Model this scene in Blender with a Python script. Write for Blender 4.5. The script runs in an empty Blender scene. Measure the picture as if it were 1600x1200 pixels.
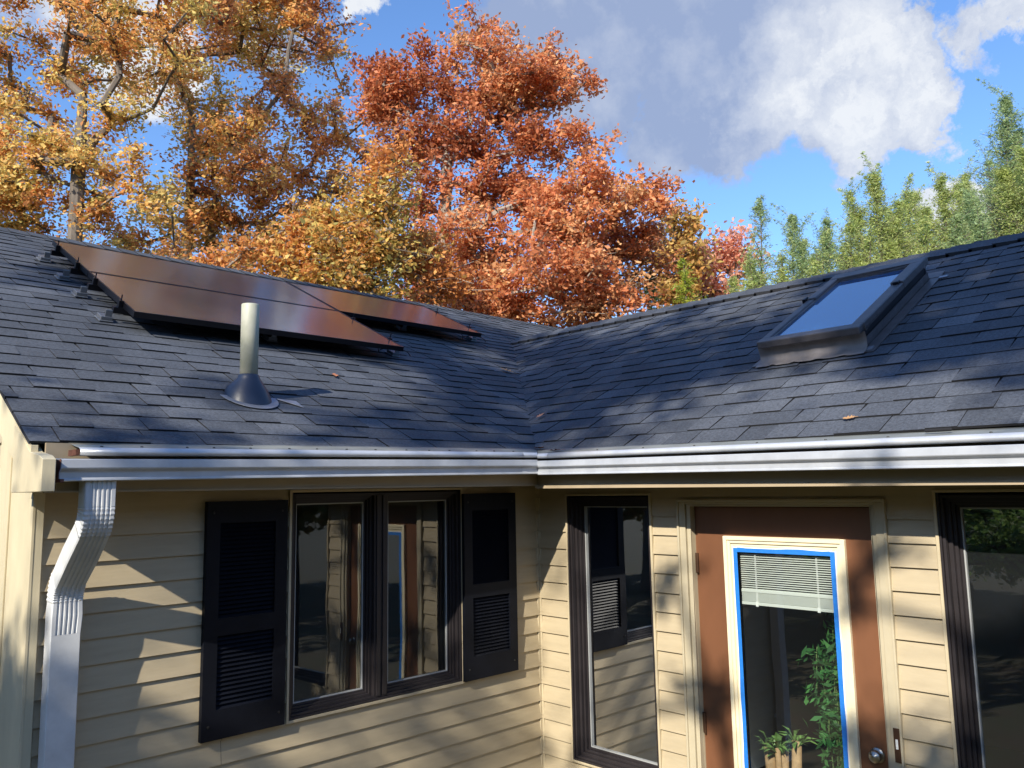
import bpy, bmesh, math, random
import numpy as np
from mathutils import Vector, Matrix
R = math.radians
random.seed(7)
rng = np.random.default_rng(11)
scene = bpy.context.scene

# ------------------------------------------------------------------ camera
W0, H0, F0 = 1600.0, 1200.0, 1266.228
_y, _p, _r = R(43.877), R(7.405), R(-1.055)
CAM = Vector((-3.679, -3.615, 0.0))
FWD = Vector((math.sin(_y)*math.cos(_p), math.cos(_y)*math.cos(_p), math.sin(_p)))
_rt = Vector((math.cos(_y), -math.sin(_y), 0)); _up = _rt.cross(FWD)
RT = math.cos(_r)*_rt + math.sin(_r)*_up
UP = -math.sin(_r)*_rt + math.cos(_r)*_up
cd = bpy.data.cameras.new('camera'); cam = bpy.data.objects.new('camera', cd)
scene.collection.objects.link(cam)
m = Matrix((RT, UP, -FWD)).transposed().to_4x4(); m.translation = CAM
cam.matrix_world = m
cd.sensor_width = 36; cd.lens = F0/W0*36; cd.clip_start = .05; cd.clip_end = 2000
scene.camera = cam

# ------------------------------------------------------------------ light
SUN = Vector((-.786, -.299, .542)).normalized()      # towards the sun
SUN_EL = math.asin(SUN.z); SUN_ROT = math.atan2(SUN.x, SUN.y)
sl = bpy.data.lights.new('sun', 'SUN'); sl.energy = 4.6; sl.angle = R(.53); sl.color = (1, .93, .80)
so = bpy.data.objects.new('sun', sl); scene.collection.objects.link(so)
so.rotation_euler = SUN.to_track_quat('Z', 'Y').to_euler(); so.location = (0, 0, 30)
scene.view_settings.view_transform = 'Standard'; scene.view_settings.look = 'None'
scene.view_settings.exposure = .75; scene.view_settings.gamma = 1
scene.cycles.max_bounces = 6; scene.cycles.transparent_max_bounces = 12
scene.cycles.caustics_reflective = False; scene.cycles.caustics_refractive = False

def pix_dir(u, v):
    return (FWD + (u-W0/2)/F0*RT - (v-H0/2)/F0*UP)
def at(u, v, d):                      # world point seen at (u, v), d metres deep
    return CAM + pix_dir(u, v)*d
def at_x(u, v, x0):
    q = pix_dir(u, v); return CAM + q*((x0-CAM.x)/q.x)

world = bpy.data.worlds.new('World'); scene.world = world; world.use_nodes = True
def build_world():
    nt = world.node_tree; N = nt.nodes; L = nt.links
    N.clear()
    out = N.new('ShaderNodeOutputWorld'); bg = N.new('ShaderNodeBackground')
    sky = N.new('ShaderNodeTexSky'); sky.sky_type = 'NISHITA'; sky.sun_disc = False
    sky.sun_elevation = SUN_EL; sky.sun_rotation = SUN_ROT; sky.altitude = 50
    sky.air_density = 1.0; sky.dust_density = .4; sky.ozone_density = 2.2
    tc = N.new('ShaderNodeTexCoord')
    def math_(op, a, b=None, c=None, clamp=False):
        n = N.new('ShaderNodeMath'); n.operation = op; n.use_clamp = clamp
        for i, x in enumerate((a, b, c)):
            if x is None: continue
            if hasattr(x, 'is_linked'): L.new(x, n.inputs[i])
            else: n.inputs[i].default_value = x
        return n.outputs[0]
    def vmath(op, a, b):
        n = N.new('ShaderNodeVectorMath'); n.operation = op
        for i, x in enumerate((a, b)):
            if hasattr(x, 'is_linked'): L.new(x, n.inputs[i])
            else: n.inputs[i].default_value = x
        return n
    def noise(scale, det, rough, vec, col=False):
        n = N.new('ShaderNodeTexNoise'); n.inputs['Scale'].default_value = scale
        n.inputs['Detail'].default_value = det; n.inputs['Roughness'].default_value = rough
        L.new(vec, n.inputs['Vector']); return n.outputs['Color' if col else 'Fac']
    d = vmath('NORMALIZE', tc.outputs['Generated'], (0, 0, 0)).outputs[0]
    w1 = vmath('SUBTRACT', noise(8, 8, .66, d, True), (.5, .5, .5)).outputs[0]
    w1 = vmath('MULTIPLY', w1, (.20, .20, .20)).outputs[0]
    dd = vmath('NORMALIZE', vmath('ADD', d, w1).outputs[0], (0, 0, 0)).outputs[0]
    def blob(u, v, rad, soft, vec=dd):
        c = pix_dir(u, v).normalized()
        dt = vmath('DOT_PRODUCT', vec, tuple(c)).outputs['Value']
        ang = math_('ARCCOSINE', math_('MINIMUM', dt, .99999))
        # 1 inside rad, 0 outside rad+soft
        return math_('MULTIPLY_ADD', ang, -1/soft, (rad+soft)/soft, clamp=True)
    px = 1/F0*.86
    def field(bl, vec=dd):
        o = None
        for b in bl:
            f = blob(b[0], b[1], b[2]*px, b[3]*px, vec)
            o = f if o is None else math_('MAXIMUM', o, f)
        return o
    # the broad bank of cloud and its neighbours
    body = field([(960, 60, 105, 110), (1130, 40, 110, 100), (1290, 70, 100, 50), (1150, 155, 110, 60), (1330, 130, 112, 36),
                  (1420, 95, 60, 30), (1440, 170, 55, 34), (1300, 190, 60, 50), (850, 10, 60, 110), (1070,205,50,80),
                  (1545, 40, 24, 46), (1590, 15, 30, 40)])
    cumulus = field([(1505, 320, 48, 14), (1460, 330, 42, 12), (1560, 330, 52, 14), (1620, 330, 70, 20), (1525, 295, 22, 12)])
    left = field([(560, 0, 16, 26), (240, 60, 60, 60), (420, 40, 30, 60), (60, -200, 150, 150)])
    n2 = noise(11, 7, .6, d)
    body = math_('ADD', body, math_('MULTIPLY_ADD', n2, .9, -.45))
    body = math_('MULTIPLY_ADD', body, 2.0, -.5, clamp=True)
    left = math_('ADD', left, math_('MULTIPLY_ADD', n2, 1.2, -.6))
    left = math_('MULTIPLY_ADD', left, 1.8, -.5, clamp=True)
    cov = math_('MAXIMUM', math_('MAXIMUM', body, left), math_('MULTIPLY', cumulus, 1.0))
    cov = math_('MULTIPLY', cov, .95)
    # bright crown of the cloud, grey underside
    lit = field([(1290, 110, 20, 170), (1410, 120, 50, 120), (1240, 160, 10, 150), (1470, 160, 30, 90), (1340, 180, 20, 120), (1555, 40, 50, 60), (560, 0, 50, 30), (240, 60, 90, 60), (60,-200,150,150)])
    lit = math_('MAXIMUM', lit, cumulus)
    n3 = noise(17, 8, .65, dd)
    lit = math_('MULTIPLY', lit, math_('MULTIPLY_ADD', n3, 1.7, .0))
    lit = math_('ADD', lit, math_('MULTIPLY_ADD', n2, 1.5, -.72))
    lit = math_('MAXIMUM', math_('MINIMUM', lit, 1.0), 0.0)
    mixc = N.new('ShaderNodeMix'); mixc.data_type = 'RGBA'
    L.new(lit, mixc.inputs['Factor'])
    mixc.inputs[6].default_value = (1.75, 2.2, 3.3, 1)
    mixc.inputs[7].default_value = (4.6, 4.75, 4.95, 1)
    mix = N.new('ShaderNodeMix'); mix.data_type = 'RGBA'
    L.new(cov, mix.inputs['Factor']); L.new(mixc.outputs[2], mix.inputs[7])
    tint = N.new('ShaderNodeMix'); tint.data_type = 'RGBA'; tint.blend_type = 'MULTIPLY'; tint.inputs['Factor'].default_value = 1
    tint.inputs[7].default_value = (.84, 1.07, 1.34, 1)
    L.new(sky.outputs[0], tint.inputs[6]); L.new(tint.outputs[2], mix.inputs[6])
    L.new(mix.outputs[2], bg.inputs[0]); bg.inputs[1].default_value = .115
    L.new(bg.outputs[0], out.inputs[0])
build_world()

# ------------------------------------------------------------------ helpers
COL = scene.collection
def tag(o, label=None, cat=None, group=None, kind=None):
    if label: o['label'] = label
    if cat: o['category'] = cat
    if group: o['group'] = group
    if kind: o['kind'] = kind
    return o
def empty(name, loc=(0, 0, 0), parent=None):
    o = bpy.data.objects.new(name, None); COL.objects.link(o); o.location = loc; o.empty_display_size = .2
    if parent: o.parent = parent
    return o
class MB:
    def __init__(s): s.v = []; s.f = []; s.m = []; s.t = []
    def quad(s, a, b, c, d, m=0, t=None):
        n = len(s.v); s.v += [tuple(a), tuple(b), tuple(c), tuple(d)]; s.f.append((n, n+1, n+2, n+3)); s.m.append(m); s.t.append(t if t is not None else .5)
    def poly(s, pts, m=0, t=.5):
        n = len(s.v); s.v += [tuple(p) for p in pts]; s.f.append(tuple(range(n, n+len(pts)))); s.m.append(m); s.t.append(t)
    def box(s, lo, hi, m=0, t=.5, M=None):
        x0, y0, z0 = lo; x1, y1, z1 = hi
        P = [Vector(p) for p in ((x0,y0,z0),(x1,y0,z0),(x1,y1,z0),(x0,y1,z0),(x0,y0,z1),(x1,y0,z1),(x1,y1,z1),(x0,y1,z1))]
        if M is not None: P = [M @ p for p in P]
        n = len(s.v); s.v += [tuple(p) for p in P]
        for f in ((0,3,2,1),(4,5,6,7),(0,1,5,4),(1,2,6,5),(2,3,7,6),(3,0,4,7)):
            s.f.append(tuple(n+i for i in f)); s.m.append(m); s.t.append(t)
        return s
    def tube(s, p0, p1, r0, r1, k=6, m=0, cap=False):
        p0 = Vector(p0); p1 = Vector(p1); d = (p1-p0)
        if d.length < 1e-6: return
        d.normalize(); a = d.orthogonal().normalized(); b = d.cross(a); n = len(s.v)
        for p, r in ((p0, r0), (p1, r1)):
            for i in range(k):
                q = 2*math.pi*i/k; s.v.append(tuple(p + a*(r*math.cos(q)) + b*(r*math.sin(q))))
        for i in range(k):
            j = (i+1) % k; s.f.append((n+i, n+j, n+k+j, n+k+i)); s.m.append(m); s.t.append(.5)
        if cap:
            s.f.append(tuple(n+k+i for i in range(k))); s.m.append(m); s.t.append(.5)
            s.f.append(tuple(n+k-1-i for i in range(k))); s.m.append(m); s.t.append(.5)
    def lathe(s, prof, c, k=32, m=0, M=None):
        n = len(s.v)
        for (r, z) in prof:
            for i in range(k):
                q = 2*math.pi*i/k; p = Vector((r*math.cos(q), r*math.sin(q), z))
                if M is not None: p = M @ p
                s.v.append(tuple(Vector(c)+p))
        for j in range(len(prof)-1):
            for i in range(k):
                i2 = (i+1) % k; s.f.append((n+j*k+i, n+j*k+i2, n+(j+1)*k+i2, n+(j+1)*k+i)); s.m.append(m); s.t.append(.5)
    def build(s, name, mats, parent=None, smooth=False, bevel=0, tone=False, weld=False):
        me = bpy.data.meshes.new(name); me.from_pydata(s.v, [], s.f)
        if not isinstance(mats, (list, tuple)): mats = [mats]
        for x in mats: me.materials.append(x)
        me.polygons.foreach_set('material_index', s.m)
        if tone:
            at_ = me.attributes.new('tone', 'FLOAT', 'FACE'); at_.data.foreach_set('value', s.t)
        me.update()
        if weld or smooth or bevel:
            bm = bmesh.new(); bm.from_mesh(me); bmesh.ops.remove_doubles(bm, verts=bm.verts, dist=1e-5)
            bmesh.ops.recalc_face_normals(bm, faces=bm.faces); bm.to_mesh(me); bm.free()
        if smooth: me.polygons.foreach_set('use_smooth', [True]*len(me.polygons))
        o = bpy.data.objects.new(name, me); COL.objects.link(o)
        if bevel:
            b = o.modifiers.new('bevel', 'BEVEL'); b.width = bevel; b.segments = 2; b.limit_method = 'ANGLE'; b.angle_limit = R(40)
        if parent: o.parent = parent
        return o

# ------------------------------------------------------------------ materials
def mat(name, col, rough=.6, metal=0, spec=.5, noise=0, nscale=20, bump=0, bscale=60, nstretch=(1, 1, 1), col2=None, coat=0):
    m = bpy.data.materials.new(name); m.use_nodes = True
    nt = m.node_tree; N = nt.nodes; L = nt.links; b = N['Principled BSDF']
    b.inputs['Base Color'].default_value = (*col, 1); b.inputs['Roughness'].default_value = rough
    b.inputs['Metallic'].default_value = metal; b.inputs['Specular IOR Level'].default_value = spec
    b.inputs['Coat Weight'].default_value = coat
    tc = N.new('ShaderNodeTexCoord'); mp = N.new('ShaderNodeMapping'); mp.inputs['Scale'].default_value = nstretch
    L.new(tc.outputs['Object'], mp.inputs[0])
    if noise or col2:
        n = N.new('ShaderNodeTexNoise'); n.inputs['Scale'].default_value = nscale; n.inputs['Detail'].default_value = 5
        n.inputs['Roughness'].default_value = .65
        L.new(mp.outputs[0], n.inputs['Vector'])
        mx = N.new('ShaderNodeMix'); mx.data_type = 'RGBA'
        mr = N.new('ShaderNodeMapRange'); mr.inputs[1].default_value = .3; mr.inputs[2].default_value = .7
        L.new(n.outputs['Fac'], mr.inputs[0]); L.new(mr.outputs[0], mx.inputs['Factor'])
        c2 = col2 or tuple(c*(1-noise) for c in col); c1 = col if col2 else tuple(min(1, c*(1+noise)) for c in col)
        mx.inputs[6].default_value = (*c2, 1); mx.inputs[7].default_value = (*c1, 1)
        L.new(mx.outputs[2], b.inputs['Base Color'])
    if bump:
        n = N.new('ShaderNodeTexNoise'); n.inputs['Scale'].default_value = bscale; n.inputs['Detail'].default_value = 4
        L.new(mp.outputs[0], n.inputs['Vector'])
        bp = N.new('ShaderNodeBump'); bp.inputs['Strength'].default_value = bump; bp.inputs['Distance'].default_value = .01
        L.new(n.outputs['Fac'], bp.inputs['Height']); L.new(bp.outputs[0], b.inputs['Normal'])
    return m
M_siding = mat('vinyl_siding', (.43, .355, .235), .5, noise=.10, nscale=2.2, bump=.12, bscale=90, nstretch=(1, 1, 8))
M_trim = mat('tan_trim', (.50, .42, .28), .5, noise=.06, nscale=4, bump=.06, bscale=40)
M_fascia = mat('fascia_paint', (.38, .30, .20), .5, noise=.08, nscale=3)
M_cream = mat('cream_paint', (.78, .69, .48), .45, noise=.05, nscale=8, bump=.1, bscale=50)
M_weathered = mat('weathered_trim', (.54, .47, .32), .6, noise=.13, nscale=5, bump=.15, bscale=30, nstretch=(1, 1, .3))
M_shutter = mat('shutter_paint', (.005, .006, .010), .55, spec=.12, noise=.2, nscale=10, bump=.05)
M_wframe = mat('bronze_window_frame', (.026, .022, .024), .45, spec=.3, noise=.12, nscale=12)
M_gasket = mat('window_gasket', (.35, .36, .36), .4)
M_alu = mat('gutter_aluminium', (.50, .52, .56), .40, metal=.25, noise=.12, nscale=7, bump=.02, bscale=8, nstretch=(1, 1, 1))
M_guard = mat('weathered_guard_sheet', (.24, .25, .23), .5, metal=.2, noise=.2, nscale=9, bump=.05, bscale=30)
M_down = mat('downspout_white', (.58, .59, .60), .42, noise=.12, nscale=9, bump=.03, bscale=20)
M_rust = mat('rusty_end_cap', (.10, .035, .02), .8, noise=.5, nscale=25, bump=.3)
M_screw = mat('dark_screw', (.03, .03, .03), .5, metal=.6)
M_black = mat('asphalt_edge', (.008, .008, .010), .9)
M_door = mat('brown_door_paint', (.165, .070, .034), .42, noise=.16, nscale=2.5, bump=.05, bscale=30, nstretch=(1, 1, .4))
M_jamb = mat('door_jamb_paint', (.46, .40, .28), .45, noise=.06, nscale=6, bump=.06)
def tape_mat():
    m = mat('blue_masking_tape', (.015, .17, .58), .55, noise=.1, nscale=30, bump=.25, bscale=45)
    return m
M_tape = tape_mat()
M_whitefilm = mat('white_paint_edge', (.80, .80, .76), .5)
M_blind = mat('blind_slat', (.62, .64, .58), .45)
M_steel = mat('brushed_metal', (.36, .34, .30), .28, metal=.95, bump=.03)
M_hinge = mat('bronze_hinge', (.09, .045, .025), .45, metal=.5)
M_pvc = mat('weathered_pvc', (.46, .45, .37), .55, noise=.1, nscale=14, col2=(.36, .37, .27), bump=.05)
M_boot = mat('rubber_boot', (.015, .022, .045), .4, bump=.05)
M_flash = mat('aluminium_flashing', (.30, .31, .35), .42, metal=.6, noise=.15, nscale=12, bump=.1, bscale=25)
M_apron = mat('skylight_apron', (.22, .195, .185), .55, metal=.3, noise=.2, nscale=10, bump=.25, bscale=14)
M_skyframe = mat('skylight_cladding', (.105, .095, .098), .42, metal=.3, noise=.25, nscale=14, bump=.05)
M_pblack = mat('panel_frame', (.012, .012, .016), .35, metal=.5)
M_galv = mat('galvanised_foot', (.22, .23, .25), .45, metal=.7, noise=.1)
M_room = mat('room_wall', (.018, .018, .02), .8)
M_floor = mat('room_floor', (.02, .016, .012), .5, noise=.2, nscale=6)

def glass_mat(name, ior, tint=(.86, .9, .9), rough=0.0, dirt=.008):
    m = bpy.data.materials.new(name); m.use_nodes = True; nt = m.node_tree; N = nt.nodes; L = nt.links
    N.clear(); out = N.new('ShaderNodeOutputMaterial'); tr = N.new('ShaderNodeBsdfTransparent'); gl = N.new('ShaderNodeBsdfGlossy')
    df = N.new('ShaderNodeBsdfDiffuse'); df.inputs[0].default_value = (.5, .55, .6, 1)
    tr.inputs[0].default_value = (*tint, 1); gl.inputs['Roughness'].default_value = rough; gl.inputs[0].default_value = (.95, .97, 1, 1)
    fr = N.new('ShaderNodeFresnel'); fr.inputs[0].default_value = ior
    n = N.new('ShaderNodeTexNoise'); n.inputs['Scale'].default_value = 2.2; n.inputs['Detail'].default_value = 1
    bp = N.new('ShaderNodeBump'); bp.inputs['Strength'].default_value = .06; bp.inputs['Distance'].default_value = .02
    tc = N.new('ShaderNodeTexCoord'); L.new(tc.outputs['Object'], n.inputs['Vector'])
    L.new(n.outputs['Fac'], bp.inputs['Height']); L.new(bp.outputs[0], gl.inputs['Normal'])
    a = N.new('ShaderNodeMixShader'); a.inputs[0].default_value = dirt; L.new(tr.outputs[0], a.inputs[1]); L.new(df.outputs[0], a.inputs[2])
    b = N.new('ShaderNodeMixShader'); L.new(fr.outputs[0], b.inputs[0]); L.new(a.outputs[0], b.inputs[1]); L.new(gl.outputs[0], b.inputs[2])
    L.new(b.outputs[0], out.inputs[0]); return m
M_glass = glass_mat('window_glass', 2.0, rough=.014, dirt=.02)
M_glass_door = glass_mat('door_glass', 1.75)
def opaque_glass(name, base, rough, spec, aniso=False):
    m = bpy.data.materials.new(name); m.use_nodes = True; nt = m.node_tree; N = nt.nodes; L = nt.links
    b = N['Principled BSDF']; b.inputs['Base Color'].default_value = (*base, 1); b.inputs['Roughness'].default_value = rough
    b.inputs['Specular IOR Level'].default_value = spec; b.inputs['IOR'].default_value = 1.6
    if aniso:
        b.inputs['Anisotropic'].default_value = .0
        tc = N.new('ShaderNodeTexCoord'); mp = N.new('ShaderNodeMapping'); mp.inputs['Scale'].default_value = (2.2, .05, .05)
        n = N.new('ShaderNodeTexNoise'); n.inputs['Scale'].default_value = 3.2; n.inputs['Detail'].default_value = 2
        bp = N.new('ShaderNodeBump'); bp.inputs['Strength'].default_value = .05; bp.inputs['Distance'].default_value = .02
        L.new(tc.outputs['Object'], mp.inputs[0]); L.new(mp.outputs[0], n.inputs['Vector']); L.new(n.outputs['Fac'], bp.inputs['Height'])
        L.new(bp.outputs[0], b.inputs['Normal'])
    return m
M_solar = opaque_glass('solar_glass', (.035, .038, .048), .15, 1.0, True)
M_solar.node_tree.nodes['Principled BSDF'].inputs['IOR'].default_value = 3.2
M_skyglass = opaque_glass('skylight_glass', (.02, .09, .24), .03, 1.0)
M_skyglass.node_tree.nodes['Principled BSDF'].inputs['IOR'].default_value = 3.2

def shingle_mat():
    m = bpy.data.materials.new('charcoal_shingle'); m.use_nodes = True; nt = m.node_tree; N = nt.nodes; L = nt.links
    b = N['Principled BSDF']; b.inputs['Roughness'].default_value = .8; b.inputs['Specular IOR Level'].default_value = .3
    a = N.new('ShaderNodeAttribute'); a.attribute_name = 'tone'
    cr = N.new('ShaderNodeValToRGB'); e = cr.color_ramp.elements
    e[0].color = (.035, .040, .050, 1); e[1].color = (.102, .111, .130, 1)
    k = cr.color_ramp.elements.new(.5); k.color = (.058, .065, .080, 1)
    L.new(a.outputs['Fac'], cr.inputs[0])
    tc = N.new('ShaderNodeTexCoord'); n = N.new('ShaderNodeTexNoise'); n.inputs['Scale'].default_value = 75; n.inputs['Detail'].default_value = 7; n.inputs['Roughness'].default_value = .8
    L.new(tc.outputs['Object'], n.inputs['Vector'])
    mr = N.new('ShaderNodeMapRange'); mr.inputs[1].default_value = .3; mr.inputs[2].default_value = .72; mr.inputs[3].default_value = .4; mr.inputs[4].default_value = 1.75
    L.new(n.outputs['Fac'], mr.inputs[0])
    n2 = N.new('ShaderNodeTexNoise'); n2.inputs['Scale'].default_value = 1.7; n2.inputs['Detail'].default_value = 5; L.new(tc.outputs['Object'], n2.inputs['Vector'])
    mr2 = N.new('ShaderNodeMapRange'); mr2.inputs[1].default_value = .3; mr2.inputs[2].default_value = .7; mr2.inputs[3].default_value = .82; mr2.inputs[4].default_value = 1.22
    L.new(n2.outputs['Fac'], mr2.inputs[0])
    mu = N.new('ShaderNodeMath'); mu.operation = 'MULTIPLY'; L.new(mr.outputs[0], mu.inputs[0]); L.new(mr2.outputs[0], mu.inputs[1])
    mx = N.new('ShaderNodeVectorMath'); mx.operation = 'SCALE'; L.new(cr.outputs[0], mx.inputs[0]); L.new(mu.outputs[0], mx.inputs['Scale'])
    L.new(mx.outputs[0], b.inputs['Base Color'])
    bp = N.new('ShaderNodeBump'); bp.inputs['Strength'].default_value = .55; bp.inputs['Distance'].default_value = .003
    L.new(n.outputs['Fac'], bp.inputs['Height']); L.new(bp.outputs[0], b.inputs['Normal'])
    return m
M_shingle = shingle_mat()

def leaf_mat(name, trans=.35, rough=.5):
    m = bpy.data.materials.new(name); m.use_nodes = True; nt = m.node_tree; N = nt.nodes; L = nt.links
    N.clear(); out = N.new('ShaderNodeOutputMaterial')
    a = N.new('ShaderNodeAttribute'); a.attribute_name = 'leafcol'
    p = N.new('ShaderNodeBsdfPrincipled'); p.inputs['Roughness'].default_value = rough; p.inputs['Specular IOR Level'].default_value = .35
    t = N.new('ShaderNodeBsdfTranslucent'); mx = N.new('ShaderNodeMixShader'); mx.inputs[0].default_value = trans
    L.new(a.outputs['Color'], p.inputs['Base Color']); L.new(a.outputs['Color'], t.inputs[0])
    L.new(p.outputs[0], mx.inputs[1]); L.new(t.outputs[0], mx.inputs[2]); L.new(mx.outputs[0], out.inputs[0])
    return m
M_leaf = leaf_mat('autumn_leaf', .5)
M_bark = mat('oak_bark', (.13, .105, .085), .9, noise=.35, nscale=7, bump=.8, bscale=14, nstretch=(1, 1, .25))
M_bark_pale = mat('pale_bark', (.26, .22, .18), .9, noise=.3, nscale=7, bump=.6, bscale=14, nstretch=(1, 1, .25))

# ------------------------------------------------------------------ ground
GZ = -2.35
def ground_mat():
    m = mat('leafy_lawn', (.055, .07, .028), .95, nscale=1.3, col2=(.09, .06, .035), bump=.6, bscale=12); return m
g = MB()
n = 40; ext = 400
for i in range(n):
    for j in range(n):
        f = lambda k: math.copysign(abs(2*k/n-1)**2.2, 2*k/n-1)*ext
        x0, x1, y0, y1 = f(i), f(i+1), f(j), f(j+1)
        h = lambda x, y: GZ + (0 if max(abs(x), abs(y)) < 14 else .6*math.sin(x*.03)+.5*math.cos(y*.045)-.5) 
        g.quad((x0, y0, h(x0, y0)), (x1, y0, h(x1, y0)), (x1, y1, h(x1, y1)), (x0, y1, h(x0, y1)))
tag(g.build('ground', ground_mat(), weld=True), kind='structure')

# ------------------------------------------------------------------ house
house = empty('house', (0, 0, GZ))
tag(house, 'tan vinyl sided house with charcoal shingle roofs meeting in a valley', 'house')
def hb(mb, name, mats, parent=None, **k):
    """build a part whose coordinates are world coordinates"""
    o = mb.build(name, mats, None, **k)
    p = parent or house
    o.parent = p
    off = Vector((0, 0, 0)); q = p
    while q is not None: off += q.location; q = q.parent
    o.location = -off
    return o

S = .1016; Z0 = -1.175           # siding exposure and one course line
XL = -2.81                       # gable end of the left wing
YF = -5.2                        # front end of the right wing
# left wall (y = 0) things are given as seen on the plane, ax() shifts them when they stand proud
def ax(x, y0): return x + y0*(x+3.679)/3.615
def by(y, x0): return y + x0*(y+3.615)/3.679

def siding(along, segs, ztop, zbot, openings, name='siding_wall'):
    """along(t, out, z) -> world; openings = (t0, t1, z0, z1)"""
    mb = MB()
    k0 = math.floor((zbot-Z0)/S); k1 = math.ceil((ztop-Z0)/S)
    for k in range(k0, k1):
        za = Z0+k*S; zb = za+S; lo = max(za, zbot); hi = min(zb, ztop)
        if hi-lo < .004: continue
        # split in z at opening edges
        cuts = sorted({lo, hi, *[z for o_ in openings for z in (o_[2], o_[3]) if lo < z < hi]})
        for c0, c1 in zip(cuts[:-1], cuts[1:]):
            mid = (c0+c1)/2
            iv = [segs]
            for o_ in openings:
                if o_[2] <= mid <= o_[3]:
                    nv = []
                    for a, b in iv:
                        if o_[1] <= a or o_[0] >= b: nv.append((a, b)); continue
                        if o_[0] > a: nv.append((a, o_[0]))
                        if o_[1] < b: nv.append((o_[1], b))
                    iv = nv
            off = lambda z: .013*(1-(z-za)/S)
            for a, b in iv:
                for q_ in range(1 if (k//2) % 3 == 0 else 0):
                    t_ = segs[0]+((k//2)*1.137+.75) % (segs[1]-segs[0])
                    if a+.05 < t_ < b-.05: mb.quad(along(t_, off(c0)+.0006, c0), along(t_+.0016, off(c0)+.0006, c0), along(t_+.0016, off(c1)+.0006, c1), along(t_, off(c1)+.0006, c1), 1)
            for a, b in iv:
                mb.quad(along(a, off(c0), c0), along(b, off(c0), c0), along(b, off(c1), c1), along(a, off(c1), c1))
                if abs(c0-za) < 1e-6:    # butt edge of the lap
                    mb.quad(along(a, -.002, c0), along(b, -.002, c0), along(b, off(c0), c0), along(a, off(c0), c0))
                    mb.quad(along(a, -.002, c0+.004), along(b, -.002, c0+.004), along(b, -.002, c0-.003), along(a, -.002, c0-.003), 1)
    return mb
WA = (-1.722, -.632, -1.068, .016)      # window opening, left wall
WB = (-.889, -.252, -1.575, -.034)
DB = (-2.146, -1.062, GZ, -.078)
WC = (-4.0, -2.348, -1.60, -.034)
mbA = siding(lambda t, o, z: (t, -o, z), (XL+.03, -.012), .02, GZ+.1, [WA])
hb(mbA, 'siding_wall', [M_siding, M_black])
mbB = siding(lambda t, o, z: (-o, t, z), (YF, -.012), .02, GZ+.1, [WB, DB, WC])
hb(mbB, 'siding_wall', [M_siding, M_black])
# gable end wall facing -x and the outer ends
mb = MB()
mb.box((XL-.004, -.02, GZ), (XL+.03, .0, .03)); mb.box((XL-.012, -.022, GZ), (XL, .56, .27))
mb.box((XL-.020, .33, GZ), (XL-.012, .40, .27))
hb(mb, 'corner_board', M_weathered, bevel=.002)
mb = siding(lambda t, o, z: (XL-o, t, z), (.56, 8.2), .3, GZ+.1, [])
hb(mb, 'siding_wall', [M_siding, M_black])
# inside corner post
mb = MB()
mb.box((-.024, -.010, GZ+.1), (-.0005, -.0005, .02)); mb.box((-.010, -.024, GZ+.1), (-.0005, -.010, .02))
hb(mb, 'corner_post', M_trim, bevel=.002)

# roof planes
TA, TB, ZE, ES = .475, .528, .203, .27
YA, XB = 3.978, 2.364
HA = ZE+TA*(YA+ES); HB = ZE+TB*(XB+ES)
XRL = -2.905
def zA(y): return ZE+TA*(y+ES)
def zB(x): return ZE+TB*(x+ES)
nA = Vector((0, -TA, 1)).normalized(); nB = Vector((-TB, 0, 1)).normalized()
def shingle_field(pt, nrm, ulo, uhi, smax, step, keep, down):
    """pt(u, s) on the plane; s horizontal distance from the eave"""
    mb = MB(); k = 0
    n_course = int(smax/step)+1
    for k in range(n_course):
        s0 = k*step + random.uniform(-.002, .002); s1 = (k+1)*step+.012
        if s1 > smax: s1 = smax
        u = ulo - random.uniform(0, .0); thick = random.random() < .5
        first = True
        while u < uhi:
            w = random.choice((random.uniform(.10, .18), random.uniform(.14, .22), random.uniform(.18, .28)))
            if first: w *= random.uniform(.4, 1)
            first = False
            v = min(u+w, uhi)
            if keep((u+v)/2, s0):
                t = (.0105 if thick else .0060)+random.uniform(-.0008, .0008)
                tone = min(1, max(0, random.gauss(.44 if thick else .52, .115)))
                js = random.uniform(-.0015, .0015)
                skew = random.uniform(-.012, .012)
                a = pt(u, s0+js)+nrm*t; b = pt(v, s0+js+random.uniform(-.001, .001))+nrm*t
                sm = s1-.019
                c = pt(v+skew, sm)+nrm*(t*.35+.001); d = pt(u+skew*.5, sm)+nrm*(t*.35+.001)
                mb.quad(a, b, c, d, 0, tone)
                e = pt(v+skew, s1)+nrm*(t*.2); f = pt(u+skew*.5, s1)+nrm*(t*.2)
                mb.quad(d, c, e, f, 0, tone*.5)
                mb.quad(a-nrm*(t+.004), b-nrm*(t+.004), b, a, 1, .2)
                mb.quad(a-nrm*(t+.004), a, d, pt(u, sm)-nrm*.004, 1, .2)
                mb.quad(b, b-nrm*(t+.004), pt(v, sm)-nrm*.004, c, 1, .2)
            u = v; thick = (not thick) if random.random() < .8 else thick
    return mb
tabA = shingle_field(lambda u, s: Vector((u, s-ES, ZE+TA*s)), nA, XRL, 5.2, YA+ES, .139,
                     lambda u, s: (u+ES)*TB < s*TA+.35 or s*TA+ZE > HB-.1, 1)
roofA = hb(tabA, 'roof', [M_shingle, M_black], tone=True)
tabB = shingle_field(lambda u, s: Vector((s-ES, u, ZE+TB*s)), nB, YF-.1, 3.4, XB+ES, .141,
                     lambda u, s: (u+ES)*TA < s*TB+.2, 1)
roofB = hb(tabB, 'roof', [M_shingle, M_black], tone=True)
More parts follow.
